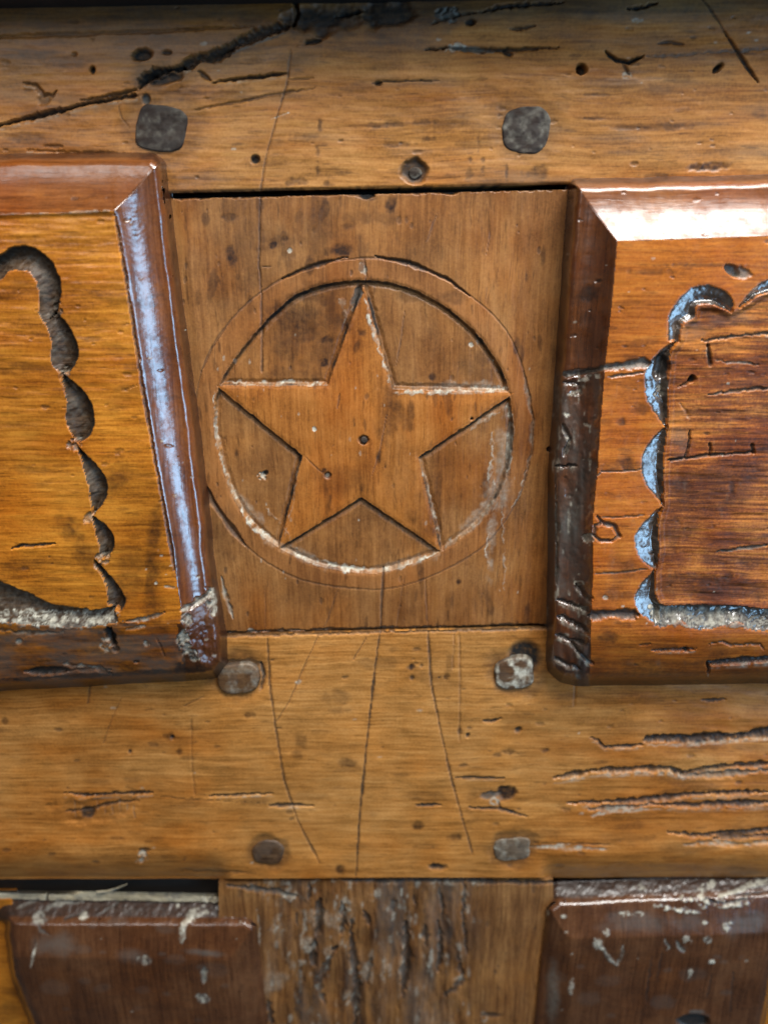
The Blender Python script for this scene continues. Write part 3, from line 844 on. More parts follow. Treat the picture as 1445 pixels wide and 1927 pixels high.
g |= S.crescent([(-130, 1170), (0, 1171), (50, 1177), (116, 1180), (180, 1180), (224, 1172)], [(-130, 1070), (0, 1096), (50, 1116), (100, 1139), (166, 1149), (214, 1142)], 16, 0.0, pale=0.1, grey=0.15, rough=1.2)
for dy_, w_ in ((-6, 5), (2, 4), (9, 5), (14, 3)):
    S.groove([(-120, 1160 + dy_), (0, 1160 + dy_), (60, 1164 + dy_), (140, 1166 + dy_), (222, 1158 + dy_)], w_ * 0.8, -0.6, 0, pale=0.8, grey=0.5, jit=16, taper=0.04)
S.groove([(-60, 1080), (0, 1098), (50, 1118), (100, 1140), (165, 1150)], 5, 3, 0.65, jit=4, taper=0)
S.groove([(-60, 1185), (0, 1186), (60, 1192), (120, 1190)], 4, 2, 0.4, pale=0.4, jit=6)
S.groove([(203, 1182), (208, 1196), (216, 1215)], 12, 13, 0.95, jit=4, taper=0.05)
S.blob(197, 1213, 10, 14, 0, 2, pale=0.6, rag=0.7)
S.blob(218, 1222, 8, 7, 0, 4, dirt=0.6)
S.groove([(45, 1264), (90, 1263), (130, 1261)], 9, 7, 0.85, jit=4)
S.groove([(-100, 1286), (0, 1281), (170, 1271), (380, 1260)], 6, 0.5, 0.2, stain=0.9, jit=4, taper=0)  # dark band along the bottom edge
S.groove([(120, 1250), (170, 1253), (210, 1262)], 5, 3, 0.3, pale=0.6, jit=6)
S.groove([(130, 1262), (180, 1258), (210, 1268)], 6, 3, 0.2, grey=0.5, jit=5)
S.blob(256, 1246, 6, 3, 0, 4, dirt=0.95)
S.blob(278, 1211, 6, 5, 0, 3, pale=0.7)
S.blob(36, 1207, 7, 6, 0, 3, grey=0.8, pale=0.3)
S.groove([(232, 1170), (275, 1166), (310, 1152)], 4, 3, 0.4, pale=0.7, jit=6)
S.groove([(238, 1184), (275, 1180)], 4, 2, 0, pale=0.7, jit=5)
S.groove([(295, 1200), (312, 1238)], 2.5, 2, 0.4, jit=2)
S.groove([(22, 1034), (40, 1027), (75, 1025), (105, 1023)], 4, 4, 0.85, jit=3)
S.groove([(230, 735), (258, 725)], 1.6, 1, 0.2, stain=0.4, jit=1)
S.groove([(308, 1104), (332, 1106)], 2, 1.5, 0, pale=0.9, jit=2)
S.blob(294, 1098, 3, 4, 0, 1, pale=1.0)
for x, y, rx, ry, a_, k in [(216, 905, 20, 30, 10, .55), (235, 895, 14, 20, 0, .35), (132, 995, 16, 30, -35, .6), (150, 1015, 10, 12, -30, .5), (165, 1050, 24, 26, 0, .55), (291, 1010, 12, 60, 6, .6), (284, 1090, 14, 70, 3, .6), (290, 1150, 16, 30, 0, .5),
                             (60, 545, 60, 8, -4, .3), (170, 610, 60, 9, 3, .3), (60, 690, 50, 8, 4, .4), (70, 1060, 60, 9, -4, .35), (240, 1095, 30, 40, 0, .4), (60, 455, 70, 9, 0, .25), (120, 460, 40, 8, 0, .25), (220, 660, 30, 12, 20, .25),
                             (60, 885, 60, 7, 5, .35), (250, 1060, 40, 20, 0, .35), (30, 800, 40, 6, 0, .3), (215, 540, 30, 16, 0, .2), (225, 760, 22, 14, 0, .2), (330, 1060, 8, 40, -5, .4)]:
    S.blob(x, y, rx, ry, a_, 0.3, stain=k, soft=0.7, rag=0.6)
S.a['stain'] = np.maximum(S.a['stain'], (t_right <= 0.02) * np.clip(0.5 * sstep(-0.12, 0.3, (Y - 1172) / 103 + 0.7 * fbm(X / 50, Y / 16, 640, 3)) + 0.5 * fbm(X / 40, Y / 8, 641, 3) * (Y > 1172), 0, 0.8))  # darker and patchy towards the bottom edge
S.a['amber'] = np.clip(0.1 + 0.9 * fbm(X / 120, Y / 40, 642, 4) + 0.6 * sstep(1150, 1200, Y), 0, 0.85)
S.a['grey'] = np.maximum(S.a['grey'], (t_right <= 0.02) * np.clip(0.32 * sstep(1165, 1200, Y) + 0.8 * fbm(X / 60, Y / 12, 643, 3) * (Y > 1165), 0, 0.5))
# inner quirk line and the chipped corner
S.groove(list(zip(np.interp(np.arange(400, 1100, 40), [390, 500, 760, 900, 1090], [213, 233, 273, 298, 332]), np.arange(400, 1100, 40))), 4, 2.0, 0.15, stain=0.8, jit=3, taper=0.05)
S.groove([(-100, 403), (0, 403), (120, 402), (205, 396)], 3, -0.8, 0, pale=0.3, jit=3, taper=0)
S.groove([(340, 1148), (362, 1140), (385, 1125), (403, 1108)], 7, 6, 0.2, pale=1.0, jit=6, taper=0.05)
S.blob(398, 1135, 12, 22, -10, 4, pale=0.75, grey=0.4, rag=0.7)
S.blob(345, 1200, 14, 30, 8, 4, pale=0.75, grey=0.4, rag=0.8)
S.blob(362, 1232, 16, 9, 20, 3, pale=0.7, grey=0.4, rag=0.8)
S.blob(352, 1165, 10, 10, 0, 3, grey=0.5, pale=0.4, rag=0.7)
S.D -= 3.0 * fbm(X / 14, Y / 14, 99, 3) * sstep(1130, 1160, Y) * sstep(325, 345, X)
S.blob(375, 1240, 3, 3, 0, 1, pale=1)
specks(S, 60, (-100, 320, 400, 1270), 1.5, 4, 2.4, d=1.2, dirt=0.5)
specks(S, 60, (-100, 400, 330, 1160), 3, 10, 4, stain=0.4)
specks(S, 25, (230, 420, 410, 1260), 1.2, 3, 1.5, d=0.6, pale=0.5)
fx, fy = centres(S)
fsd = 0.25 * (sd[1:, 1:] + sd[1:, :-1] + sd[:-1, 1:] + sd[:-1, :-1])
avg = lambda A: 0.25 * (A[1:, 1:] + A[1:, :-1] + A[:-1, 1:] + A[:-1, :-1])
tt, tr, tb = avg(t_top), avg(t_right), avg(t_bot)
mx = np.maximum(np.maximum(tt, tr), tb)
fg = face_any(g)
S.D *= 1 - sstep(-3, 5, sd)
S.a['stain'] = np.maximum(S.a['stain'], 0.75 * sstep(1, 6, sd))  # walls outside the outline are darker
inner_poly = [(-200, 560), (0, 528), (22, 510), (56, 513), (71, 543), (80, 609), (96, 642), (95, 682), (113, 706), (126, 759), (123, 792), (145, 836), (163, 906), (172, 970), (184, 1023), (193, 1055),
              (203, 1140), (166, 1149), (100, 1139), (50, 1116), (0, 1096), (-200, 1050)]
f_in = inside(fx, fy, inner_poly) & ~fg
chip = (fy + 22 * fbm(fx / 14, fy / 14, 801, 3) > np.interp(fx, [320, 405], [1152, 1108])) & (fx + 26 * fbm(fx / 16, fy / 16, 802, 3) > 338) & (mx > 0)
emit(S, [('raised_panel', M_field_l, None, 'amber upper panel with a gouged scalloped border and a shiny right bevel'),
         ('bevel', M_bevel, (tt > 0) & (tt >= tr) & ~fg), ('bevel', M_bevel_z, (tr > 0) & (tr > tt) & ~fg & ~chip & ((fy < 1172) | (fx > x_in[0, 0] + 130))),
         ('worn_corner', M_lower, chip, 'dark purplish corner broken away and filled'),
         ('bevel', M_field_l, (tb > 0) & ~fg & ~chip & ~((tr > 0) & (tr > tt) & ((fy < 1172) | (fx > x_in[0, 0] + 130)))),
         ('scalloped_groove', M_groove, fg), ('field', M_field_l, f_in)], keep=fsd < 20, skirts=False)

# right panel
outline = [(1084, 350), (1445, 343), (1700, 339), (1700, 1268), (1445, 1272), (1085, 1277), (1060, 1272), (1044, 1256), (1040, 1240), (1045, 1115), (1045, 999), (1046, 883), (1053, 800), (1060, 692), (1065, 629), (1075, 463)]
S = Sheet([(1015, 325), (1570, 325), (1570, 1300), (1015, 1300)], 2.0, 'x', 53)
X, Y = S.X, S.Y
xj, yj = X + 2.5 * fbm(X / 45, Y / 45, 903, 3), Y + 2.5 * fbm(X / 45, Y / 45, 904, 3)
sd, _ = pdist(xj, yj, outline + outline[:1])
sd = np.where(inside(xj, yj, outline), -sd, sd)
y_in = np.interp(X, [1015, 1161, 1264, 1445, 1600], [455, 453, 450, 443, 438])
t_top = np.clip((y_in - Y) / (y_in - 346), 0, 1)
x_in = np.interp(Y, [325, 453, 562, 679, 800, 883, 966, 1082, 1165, 1300], [1162, 1160, 1151, 1138, 1128, 1123, 1115, 1114, 1111, 1108])
x_out = np.interp(Y, [350, 463, 629, 692, 800, 883, 999, 1115, 1242], [1084, 1075, 1065, 1060, 1053, 1046, 1045, 1045, 1040])
t_left = np.clip((x_in - X) / (x_in - x_out), 0, 1)
t_bot = np.clip((Y - 1192) / (1275 - 1192), 0, 1)
h_top, h_left, h_bot = profile(t_top, F_, E_), profile(t_left, F_, E_), F_ - 34 * t_bot ** 1.4
S.H = np.minimum(np.minimum(h_top, h_left), h_bot)
S.H -= 7 * np.clip(1 + sd / 12, 0, 1) ** 2
S.H = np.where(sd > 0, S.H + (-12 - S.H) * np.clip(sd / 18, 0, 1), S.H)
S.grain_relief(0.45, 1.6, 0.8)
S.D *= 0.3 + 0.7 * sstep(0.05, 0, np.maximum(t_left, t_top))
g = np.zeros(X.shape, bool)
cres = [([(1257, 641), (1257, 596), (1271, 569), (1297, 543), (1330, 536), (1364, 546), (1378, 566), (1379, 584)], [(1279, 641), (1284, 612), (1307, 598), (1312, 576), (1340, 574), (1374, 588)]),
        ([(1388, 578), (1410, 549), (1430, 533), (1450, 525), (1490, 530), (1520, 562)], [(1393, 580), (1423, 560), (1450, 550), (1490, 554), (1520, 570)]),
        ([(1277, 639), (1251, 652), (1227, 675), (1214, 702), (1214, 745), (1227, 772), (1249, 803)], [(1279, 642), (1262, 665), (1257, 722), (1257, 778), (1253, 803)]),
        ([(1254, 800), (1227, 823), (1211, 850), (1206, 883), (1214, 913), (1234, 936), (1246, 954)], [(1256, 802), (1250, 850), (1248, 900), (1248, 954)]),
        ([(1244, 953), (1217, 976), (1197, 999), (1194, 1026), (1204, 1052), (1224, 1069), (1233, 1073)], [(1246, 955), (1238, 986), (1240, 1039), (1236, 1072)]),
        ([(1231, 1072), (1207, 1096), (1194, 1119), (1194, 1139), (1211, 1162), (1241, 1180)], [(1233, 1074), (1233, 1119), (1243, 1140)])]
for o, i in cres:
    g |= S.crescent(o, i, 9, 0.0, ramp=True, dirt=0.1, grey=0.1, pale=0.04, rough=0.6)
g |= S.crescent([(1232, 1178), (1250, 1181), (1281, 1169), (1300, 1182), (1330, 1187), (1357, 1180), (1390, 1171), (1408, 1185), (1440, 1188), (1470, 1172), (1570, 1187)],
                [(1232, 1139), (1364, 1140), (1445, 1147), (1570, 1152)], 16, 0.0, grey=0.25, pale=0.1, rough=1.2, dirt=0.2)
for dy_, w_ in ((-12, 4), (-4, 5), (4, 4), (9, 3)):
    S.groove([(1228, 1160 + dy_), (1300, 1168 + dy_), (1400, 1170 + dy_), (1500, 1174 + dy_)], w_, -0.8, 0, pale=0.8, grey=0.5, jit=14, taper=0)
inner_poly = [(1279, 641), (1284, 612), (1307, 598), (1312, 576), (1340, 574), (1374, 588), (1393, 580), (1423, 560), (1450, 550), (1490, 554), (1700, 570), (1700, 1155), (1445, 1147), (1364, 1140), (1243, 1140),
              (1233, 1119), (1233, 1074), (1240, 1039), (1238, 986), (1248, 954), (1248, 900), (1250, 850), (1256, 802), (1257, 722), (1262, 665)]
inn = inside(X, Y, inner_poly)
dinn, _ = pdist(X, Y, inner_poly + inner_poly[:1])
S.D -= np.where(inn, 5.0 * sstep(0, 14, dinn), 0)
S.D += np.where(inn, 1.6 * fbm(X / 70, Y / 7, 207, 3, 0.6), 0)
# letters and marks cut by hand
for pts, w in [([(1258, 868), (1290, 864), (1340, 858), (1422, 853)], 3.2), ([(1300, 812), (1297, 840), (1290, 864)], 3.2), ([(1337, 835), (1338, 860)], 3.5), ([(1416, 836), (1420, 855)], 4.0), ([(1334, 648), (1338, 690)], 4.2)]:
    S.groove(pts, w, 4, 0.75, pale=0.15, jit=3, taper=0.05)
S.groove([(1330, 648), (1335, 690)], 2, 0, 0, pale=0.4, grey=0.4, jit=3)
S.blob(1303, 714, 9, 6, -40, 8, dirt=0.95)
S.groove([(1278, 730), (1292, 724), (1304, 712)], 4, 4, 0.8, jit=4)
S.blob(1247, 690, 14, 26, 10, 8, dirt=0.9, rag=0.5)
S.blob(1243, 735, 10, 14, 0, 2, pale=0.45, rag=0.7)
S.groove([(1322, 643), (1370, 636), (1420, 630), (1480, 624)], 4, 3, 0.5, grey=0.4, pale=0.25, jit=5)
S.groove([(1330, 745), (1380, 738), (1430, 732), (1500, 730)], 4, 3, 0.6, pale=0.3, jit=5)
S.groove([(1350, 1040), (1390, 1036), (1450, 1028)], 3.5, 3, 0.5, grey=0.4, pale=0.3, jit=4)
S.groove([(1350, 680), (1400, 684), (1430, 688)], 4, 2, 0, pale=0.3, grey=0.2, jit=6)
S.groove([(1280, 760), (1300, 790)], 4, 1, 0, pale=0.35, jit=5)
S.blob(1300, 620, 40, 20, 0, 0, grey=0.3, rag=0.8, soft=0.7)
S.blob(1380, 600, 60, 14, 0, 0, grey=0.25, rag=0.8, soft=0.7)
S.blob(1280, 835, 22, 30, 0, 0, grey=0.4, rag=0.7, soft=0.7)
for x, y, rx, ry, k in [(1380, 920, 6, 10, .7), (1280, 915, 20, 16, .5), (1370, 1090, 14, 8, .7), (1300, 1090, 60, 9, .5), (1350, 1110, 90, 20, .55), (1420, 1060, 50, 8, .5), (1180, 872, 15, 13, .75), (1170, 795, 8, 8, .7),
                        (1180, 1070, 20, 18, .5), (1205, 770, 16, 10, .5), (1150, 1200, 20, 10, .6), (1160, 1080, 14, 40, .3), (1105, 555, 17, 14, .9), (1105, 598, 14, 12, .5), (1100, 660, 26, 30, .35), (1220, 512, 40, 6, .5),
                        (1320, 500, 70, 4, .5), (1380, 1108, 20, 6, .5), (1290, 1000, 22, 10, .4), (1400, 780, 60, 7, .4), (1320, 780, 50, 8, .4), (1270, 1010, 10, 40, .35), (1340, 900, 60, 6, .3)]:
    S.blob(x, y, rx, ry, 0, 0.4, stain=k, soft=0.6, rag=0.6)
S.blob(1378, 510, 18, 10, 30, 7, grey=0.9, soft=0.25, rag=0.3)
S.blob(1394, 516, 22, 12, 10, 3, grey=0.7, pale=0.2, rag=0.5)
S.groove([(1058, 706), (1100, 700), (1140, 692), (1180, 688), (1222, 682)], 9, 5, 0.25, grey=0.7, pale=0.3, jit=5, taper=0.03)
S.groove([(1145, 710), (1175, 706), (1215, 700)], 3.5, 3, 0.5, pale=0.6, jit=4)
for pts in ([(1130, 888), (1160, 888), (1210, 884)], [(1125, 975), (1160, 974), (1212, 970)], [(1120, 1080), (1170, 1078), (1225, 1070)], [(1130, 892), (1122, 896)]):
    S.groove(pts, 2.2, 2, 0.5, pale=0.3, jit=2)
# scratched house-shaped mark
S.groove([(1122, 972), (1136, 986), (1156, 990), (1165, 1010), (1150, 1018), (1128, 1018), (1118, 1008), (1120, 990), (1134, 984)], 4.5, 4.5, 0.65, pale=0.35, jit=3, taper=0.03)
S.blob(1108, 1014, 12, 8, 0, 4, grey=0.6, pale=0.5, rag=0.6)
S.groove([(1110, 1160), (1150, 1156), (1200, 1156)], 12, 7, 0.55, grey=0.7, jit=5, taper=0.05)
S.groove([(1225, 1225), (1262, 1223), (1310, 1221)], 4, 4, 0.7, lip=0.6, jit=3)
S.blob(1290, 1222, 6, 5, 0, 5, dirt=0.95)
S.groove([(1330, 1212), (1358, 1207), (1375, 1214), (1430, 1212), (1436, 1222)], 3, 3, 0.6, jit=3)
S.groove([(1200, 1215), (1225, 1212)], 2, 2, 0.4, jit=2)
S.groove([(1332, 1268), (1332, 1248), (1380, 1244), (1500, 1238)], 6.5, 8, 0.85, jit=4, taper=0.02, lip=0.7)
S.a['stain'] = np.maximum(S.a['stain'], np.clip(0.55 * sstep(0.15, 0.9, (Y - 1192) / 83 + 0.6 * fbm(X / 50, Y / 16, 650, 3)), 0, 0.7))  # darker down the bottom bevel
S.a['amber'] = np.clip(0.1 + 1.0 * fbm(X / 90, Y / 50, 651, 4) + 0.35 * sstep(700, 1000, Y), 0, 0.8)
# broken and filled lower stretch of the left bevel
dmg = sstep(685, 725, Y + 60 * fbm(X / 22, Y / 22, 300, 3)) * sstep(-0.02, 0.12, t_left + 0.25 * fbm(X / 20, Y / 20, 301, 3) * (t_left > 0))
S.a['stain'] = np.maximum(S.a['stain'], dmg * np.clip(0.2 + 0.8 * fbm(X / 40, Y / 90, 302, 3), 0, 0.6))
S.a['dirt'] = np.maximum(S.a['dirt'], dmg * 0.6 * np.exp(-((t_left - 0.28) / 0.2) ** 2) * np.clip(0.5 + 1.2 * fbm(X / 30, Y / 90, 304, 3), 0, 1))
S.D += dmg * (5.0 * fbm(X / 26, Y / 90, 303, 3) + 1.6 * fbm(X / 9, Y / 14, 305, 3) - 3)
S.a['grey'] = np.maximum(S.a['grey'], dmg * np.clip(0.38 + 0.8 * fbm(X / 30, Y / 90, 308, 3), 0, 0.8))
S.a['pale'] = np.maximum(S.a['pale'], dmg * np.clip(2.6 * fbm(X / 10, Y / 26, 309, 4) - 0.85, 0, 0.6))
for pts, w, d, k in [([(1048, 705), (1050, 800), (1046, 900), (1048, 1000), (1046, 1100)], 4, 4, .5), ([(1045, 880), (1065, 878), (1086, 876)], 4, 5, .8), ([(1060, 720), (1090, 722), (1092, 745)], 4, 3, .3),
                     ([(1085, 1100), (1098, 1118), (1112, 1130)], 6, 6, .5), ([(1050, 1130), (1080, 1140), (1110, 1152)], 6, 6, .6), ([(1050, 1160), (1075, 1170), (1108, 1192)], 7, 7, .6), ([(1048, 1195), (1070, 1205), (1100, 1212)], 6, 6, .6),
                     ([(1045, 1240), (1065, 1250), (1090, 1258)], 5, 5, .6), ([(1075, 1210), (1090, 1230), (1115, 1250)], 6, 6, .5), ([(1060, 800), (1072, 830), (1062, 860)], 4, 4, .4)]:
    S.groove(pts, w, d, k, pale=0.15, lip=0.75, jit=6, taper=0.05)
for x, y, r in [(1100, 715, 10), (1120, 705, 8), (1080, 740, 9), (1065, 780, 6), (1105, 800, 6), (1110, 1015, 9), (1090, 1100, 8), (1100, 1150, 8), (1065, 1170, 6), (1108, 1245, 7), (1140, 1126, 5)]:
    S.blob(x, y, r * 1.3, r * 0.7, rng.uniform(-40, 40), 1, pale=0.75, rag=0.8)
specks(S, 70, (1050, 350, 1500, 1260), 1.5, 4, 2.4, d=1.2, dirt=0.5)
specks(S, 70, (1120, 450, 1500, 1260), 3, 10, 4, stain=0.45)
specks(S, 20, (1060, 450, 1500, 1260), 1.2, 3, 1.5, pale=0.6)
S.D *= 1 - sstep(-3, 5, sd)
S.a['stain'] = np.maximum(S.a['stain'], 0.75 * sstep(1, 6, sd))  # darker walls beyond the outline
fx, fy = centres(S)
fsd = avg(sd)
tt, tl, tb = avg(t_top), avg(t_left), avg(t_bot)
fg = face_any(g)
f_in = inside(fx, fy, inner_poly) & ~fg
f_left = (tl > 0) & (tl > tt) & ~fg
emit(S, [('raised_panel', M_field_r, None, 'reddish upper panel with scalloped border, cut letters and a damaged left bevel'),
         ('bevel', M_bevel, (tt > 0) & (tt >= tl)), ('bevel', M_bevel_z, f_left, 'bevel with its lower stretch broken and caked in grey filler'),
                  ('bevel', M_field_r, (tb > 0) & ~f_left & ~fg),
         ('scalloped_groove', M_groove_r, fg), ('field', M_inner_r, f_in)], keep=fsd < 20, skirts=False)

# ------------------------------------------------------------------ lower muntin
S = Sheet([(412, 1659), (1040, 1656), (1052, 2060), (412, 2060)], 2.2, 'z', 71)
S.H -= 8
S.grain_relief(0.8, 3.0, 1.8)
X, Y = S.X, S.Y
worn = sstep(470, 540, X) * (1 - sstep(860, 920, X))
S.D += worn * (9 * fbm(X / 26, Y / 85, 17, 4, 0.55) - 3)
S.a['grey'] = worn * np.clip(0.7 * fbm(X / 30, Y / 80, 18, 3), 0, 0.4)
S.a['stain'] = worn * np.clip(1.8 * fbm(X / 18, Y / 90, 19, 4), 0, 0.8)
S.a['pale'] = worn * np.clip(1.9 * fbm(X / 14, Y / 34, 20, 4) - 0.55, 0, 0.6) * (1 - sstep(1750, 1950, Y) * 0.6)
for pts, w, d, k in [([(600, 1692), (602, 1740), (596, 1760)], 9, 12, .8), ([(642, 1695), (648, 1740), (640, 1760)], 7, 10, .7), ([(590, 1770), (588, 1820)], 6, 10, .9), ([(763, 1740), (766, 1800), (758, 1870)], 9, 13, .9),
                     ([(826, 1742), (830, 1790), (824, 1830)], 8, 12, .85), ([(800, 1740), (802, 1780)], 7, 8, .7), ([(660, 1730), (664, 1800), (672, 1860), (668, 1940), (672, 2000)], 7, 11, .85), ([(862, 1800), (870, 1850), (835, 1880)], 6, 7, .6),
                     ([(872, 1655), (873, 1740), (878, 1800)], 5, 7, .6), ([(738, 1690), (740, 1720)], 6, 7, .7), ([(780, 1690), (782, 1712)], 5, 6, .8), ([(555, 1720), (560, 1745)], 5, 5, .5), ([(685, 1715), (696, 1745)], 6, 8, .7),
                     ([(505, 1880), (512, 1940)], 7, 8, .6), ([(583, 1665), (580, 1695)], 5, 8, .7), ([(830, 1655), (828, 1690), (835, 1740)], 4, 5, .6), ([(700, 1800), (690, 1850)], 5, 6, .5), ([(630, 1790), (600, 1850), (610, 1900)], 5, 6, .3)]:
    S.groove(pts, w * 1.25, 0.55 * d, 0.38 * k, stain=0.75, pale=0.1, jit=10, taper=0.3)
for x, y, rx, ry, k in [(655, 1712, 13, 20, .8), (706, 1684, 14, 10, 1.0), (582, 1782, 14, 16, .6), (570, 1815, 14, 6, .5), (540, 1690, 22, 7, .7), (500, 1665, 40, 7, .5), (535, 1675, 10, 10, .6), (590, 1656, 12, 5, .8), (632, 1655, 9, 5, .8), (735, 1661, 8, 4, .8),
                        (850, 1662, 18, 6, .7), (893, 1661, 18, 6, .8), (815, 1662, 10, 4, .6), (525, 1755, 8, 5, .6), (520, 1780, 4, 6, .5), (728, 1838, 10, 16, .5), (868, 1846, 10, 8, .8), (655, 1880, 8, 14, .5), (806, 1820, 5, 8, .5), (690, 1830, 8, 14, .4),
                        (520, 1850, 18, 20, .3), (600, 1730, 30, 16, .3)]:
    S.blob(x, y, rx * 1.2, ry * 1.1, 0, -1, pale=0.62 * k, rag=0.9, soft=0.5)
S.blob(926, 1912, 22, 5, 0, 3, dirt=0.6)
S.blob(630, 1788, 9, 5, -30, 6, dirt=0.9)
S.groove([(425, 1666), (480, 1672), (560, 1690)], 6, 4, 0.4, grey=0.6, jit=7)
S.groove([(484, 1710), (490, 1760), (488, 1790)], 2.5, 2, 0.2, pale=0.5, jit=3)
S.groove([(640, 1655), (720, 1660), (830, 1658), (920, 1660), (1040, 1662)], 4, 4, 0.75, jit=4, taper=0)
specks(S, 40, (420, 1660, 1040, 1960), 1.5, 5, 2, d=1, dirt=0.5)
specks(S, 40, (480, 1660, 920, 1960), 2, 6, 2, pale=0.5)
emit(S, [('muntin', M_muntin)])

# ------------------------------------------------------------------ lower raised panels


def lower_panel(quad, outline, t_fun, F, E, wall, label, details, grain_seed, tiles):
    S = Sheet(quad, 2.3, 'x', grain_seed)
    xj, yj = S.X + 1.2 * S.jx, S.Y + 1.2 * S.jy
    sd, _ = pdist(xj, yj, outline + outline[:1])
    sd = np.where(inside(xj, yj, outline), -sd, sd)
    t_top, t_side = t_fun(S.X, S.Y)
    S.H = np.minimum(F - (F - E) * t_top, F - (F - E) * t_side ** 1.3)
    S.H -= 8 * np.clip(1 + sd / 14, 0, 1) ** 1.8
    top = sstep(-10, 1, (outline[0][1] + (S.X - outline[0][0]) * (outline[1][1] - outline[0][1]) / (outline[1][0] - outline[0][0])) - S.Y)
    w = 10 + (wall - 10) * top
    S.H = np.where(sd > 0, S.H + (-42 - S.H) * np.clip(sd / w, 0, 1), S.H)
    S.grain_relief(0.6, 2.2, 0.8)
    S.D *= 1 - sstep(-2, 6, sd)
    S.D += np.where(sd > 4, 1.2 * fbm(S.X / 60, S.Y / 12, 3, 2), 0)
    details(S)
    S.a['stain'] = np.maximum(S.a['stain'], 0.75 * sstep(1, 8, sd))  # shade on the panel's walls, painted into the colour
    S.a['dirt'] = np.maximum(S.a['dirt'], 0.35 * sstep(1, 8, sd))  # second, blacker layer of the same painted shade
    tt, ts, fsd = avg(t_top), avg(t_side), avg(sd)
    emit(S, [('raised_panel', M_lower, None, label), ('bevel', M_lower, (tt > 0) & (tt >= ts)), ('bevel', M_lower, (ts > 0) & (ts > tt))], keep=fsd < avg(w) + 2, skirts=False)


def det_left(S):
    S.blob(105, 1775, 50, 24, 0, 1, grey=0.5, soft=0.8, rag=0.6)
    S.blob(75, 1730, 16, 12, -20, 2, grey=0.8, pale=0.4)
    S.groove([(70, 1718), (100, 1703), (135, 1697), (160, 1697)], 9, -1, 0.0, grey=0.8, pale=0.45, jit=8)
    S.groove([(70, 1722), (76, 1750), (96, 1760)], 6, 1, 0, grey=0.7, jit=6)
    S.groove([(120, 1732), (150, 1722), (165, 1710)], 4, 3, 0.8, jit=5)
    S.blob(160, 1724, 8, 7, 0, -1, pale=0.8)
    S.groove([(388, 1700), (368, 1722), (350, 1735), (344, 1750), (342, 1775)], 8, -2, 0, pale=1.1, jit=6, taper=0.1)
    S.blob(372, 1718, 18, 13, -30, -2, pale=0.75, rag=0.8)
    S.blob(335, 1704, 4, 5, 0, -1, pale=1)
    S.groove([(70, 1775), (62, 1805), (58, 1822)], 3, 1, 0, pale=0.8, jit=3)
    S.groove([(384, 1822), (384, 1850)], 7, 3, 0.2, pale=0.5, grey=0.7, jit=5)
    S.blob(383, 1878, 12, 10, 0, 1, pale=0.5, grey=0.7, rag=0.7)
    S.blob(270, 1808, 14, 10, 0, 2, grey=0.5, pale=0.4, rag=0.8)
    S.blob(385, 1793, 40, 7, 6, 0, grey=0.6, soft=0.8)
    S.blob(250, 1800, 30, 16, 0, 0, grey=0.4, soft=0.8)
    S.groove([(188, 1722), (235, 1690)], 3, 1, 0, grey=0.6, jit=2)
    S.groove([(30, 1712), (60, 1697), (85, 1690)], 4, 1, 0, grey=0.5, pale=0.2, jit=3)
    specks(S, 6, (20, 1700, 480, 1920), 1.2, 3, 1.6, d=0.8, pale=0.6)
    specks(S, 26, (20, 1700, 480, 1920), 4, 16, 2, grey=0.22)


def tf_left(X, Y):
    yin = 1800 + 0.02 * X
    return np.clip((yin - Y) / (yin - 1728), 0, 1), np.clip((X - 425) / 60, 0, 1)


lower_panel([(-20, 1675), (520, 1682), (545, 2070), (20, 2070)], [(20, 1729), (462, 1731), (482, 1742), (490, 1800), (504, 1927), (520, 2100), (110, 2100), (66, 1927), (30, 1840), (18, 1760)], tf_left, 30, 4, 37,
            'dark brown lower panel with pale drips on its top edge', det_left, 83, None)


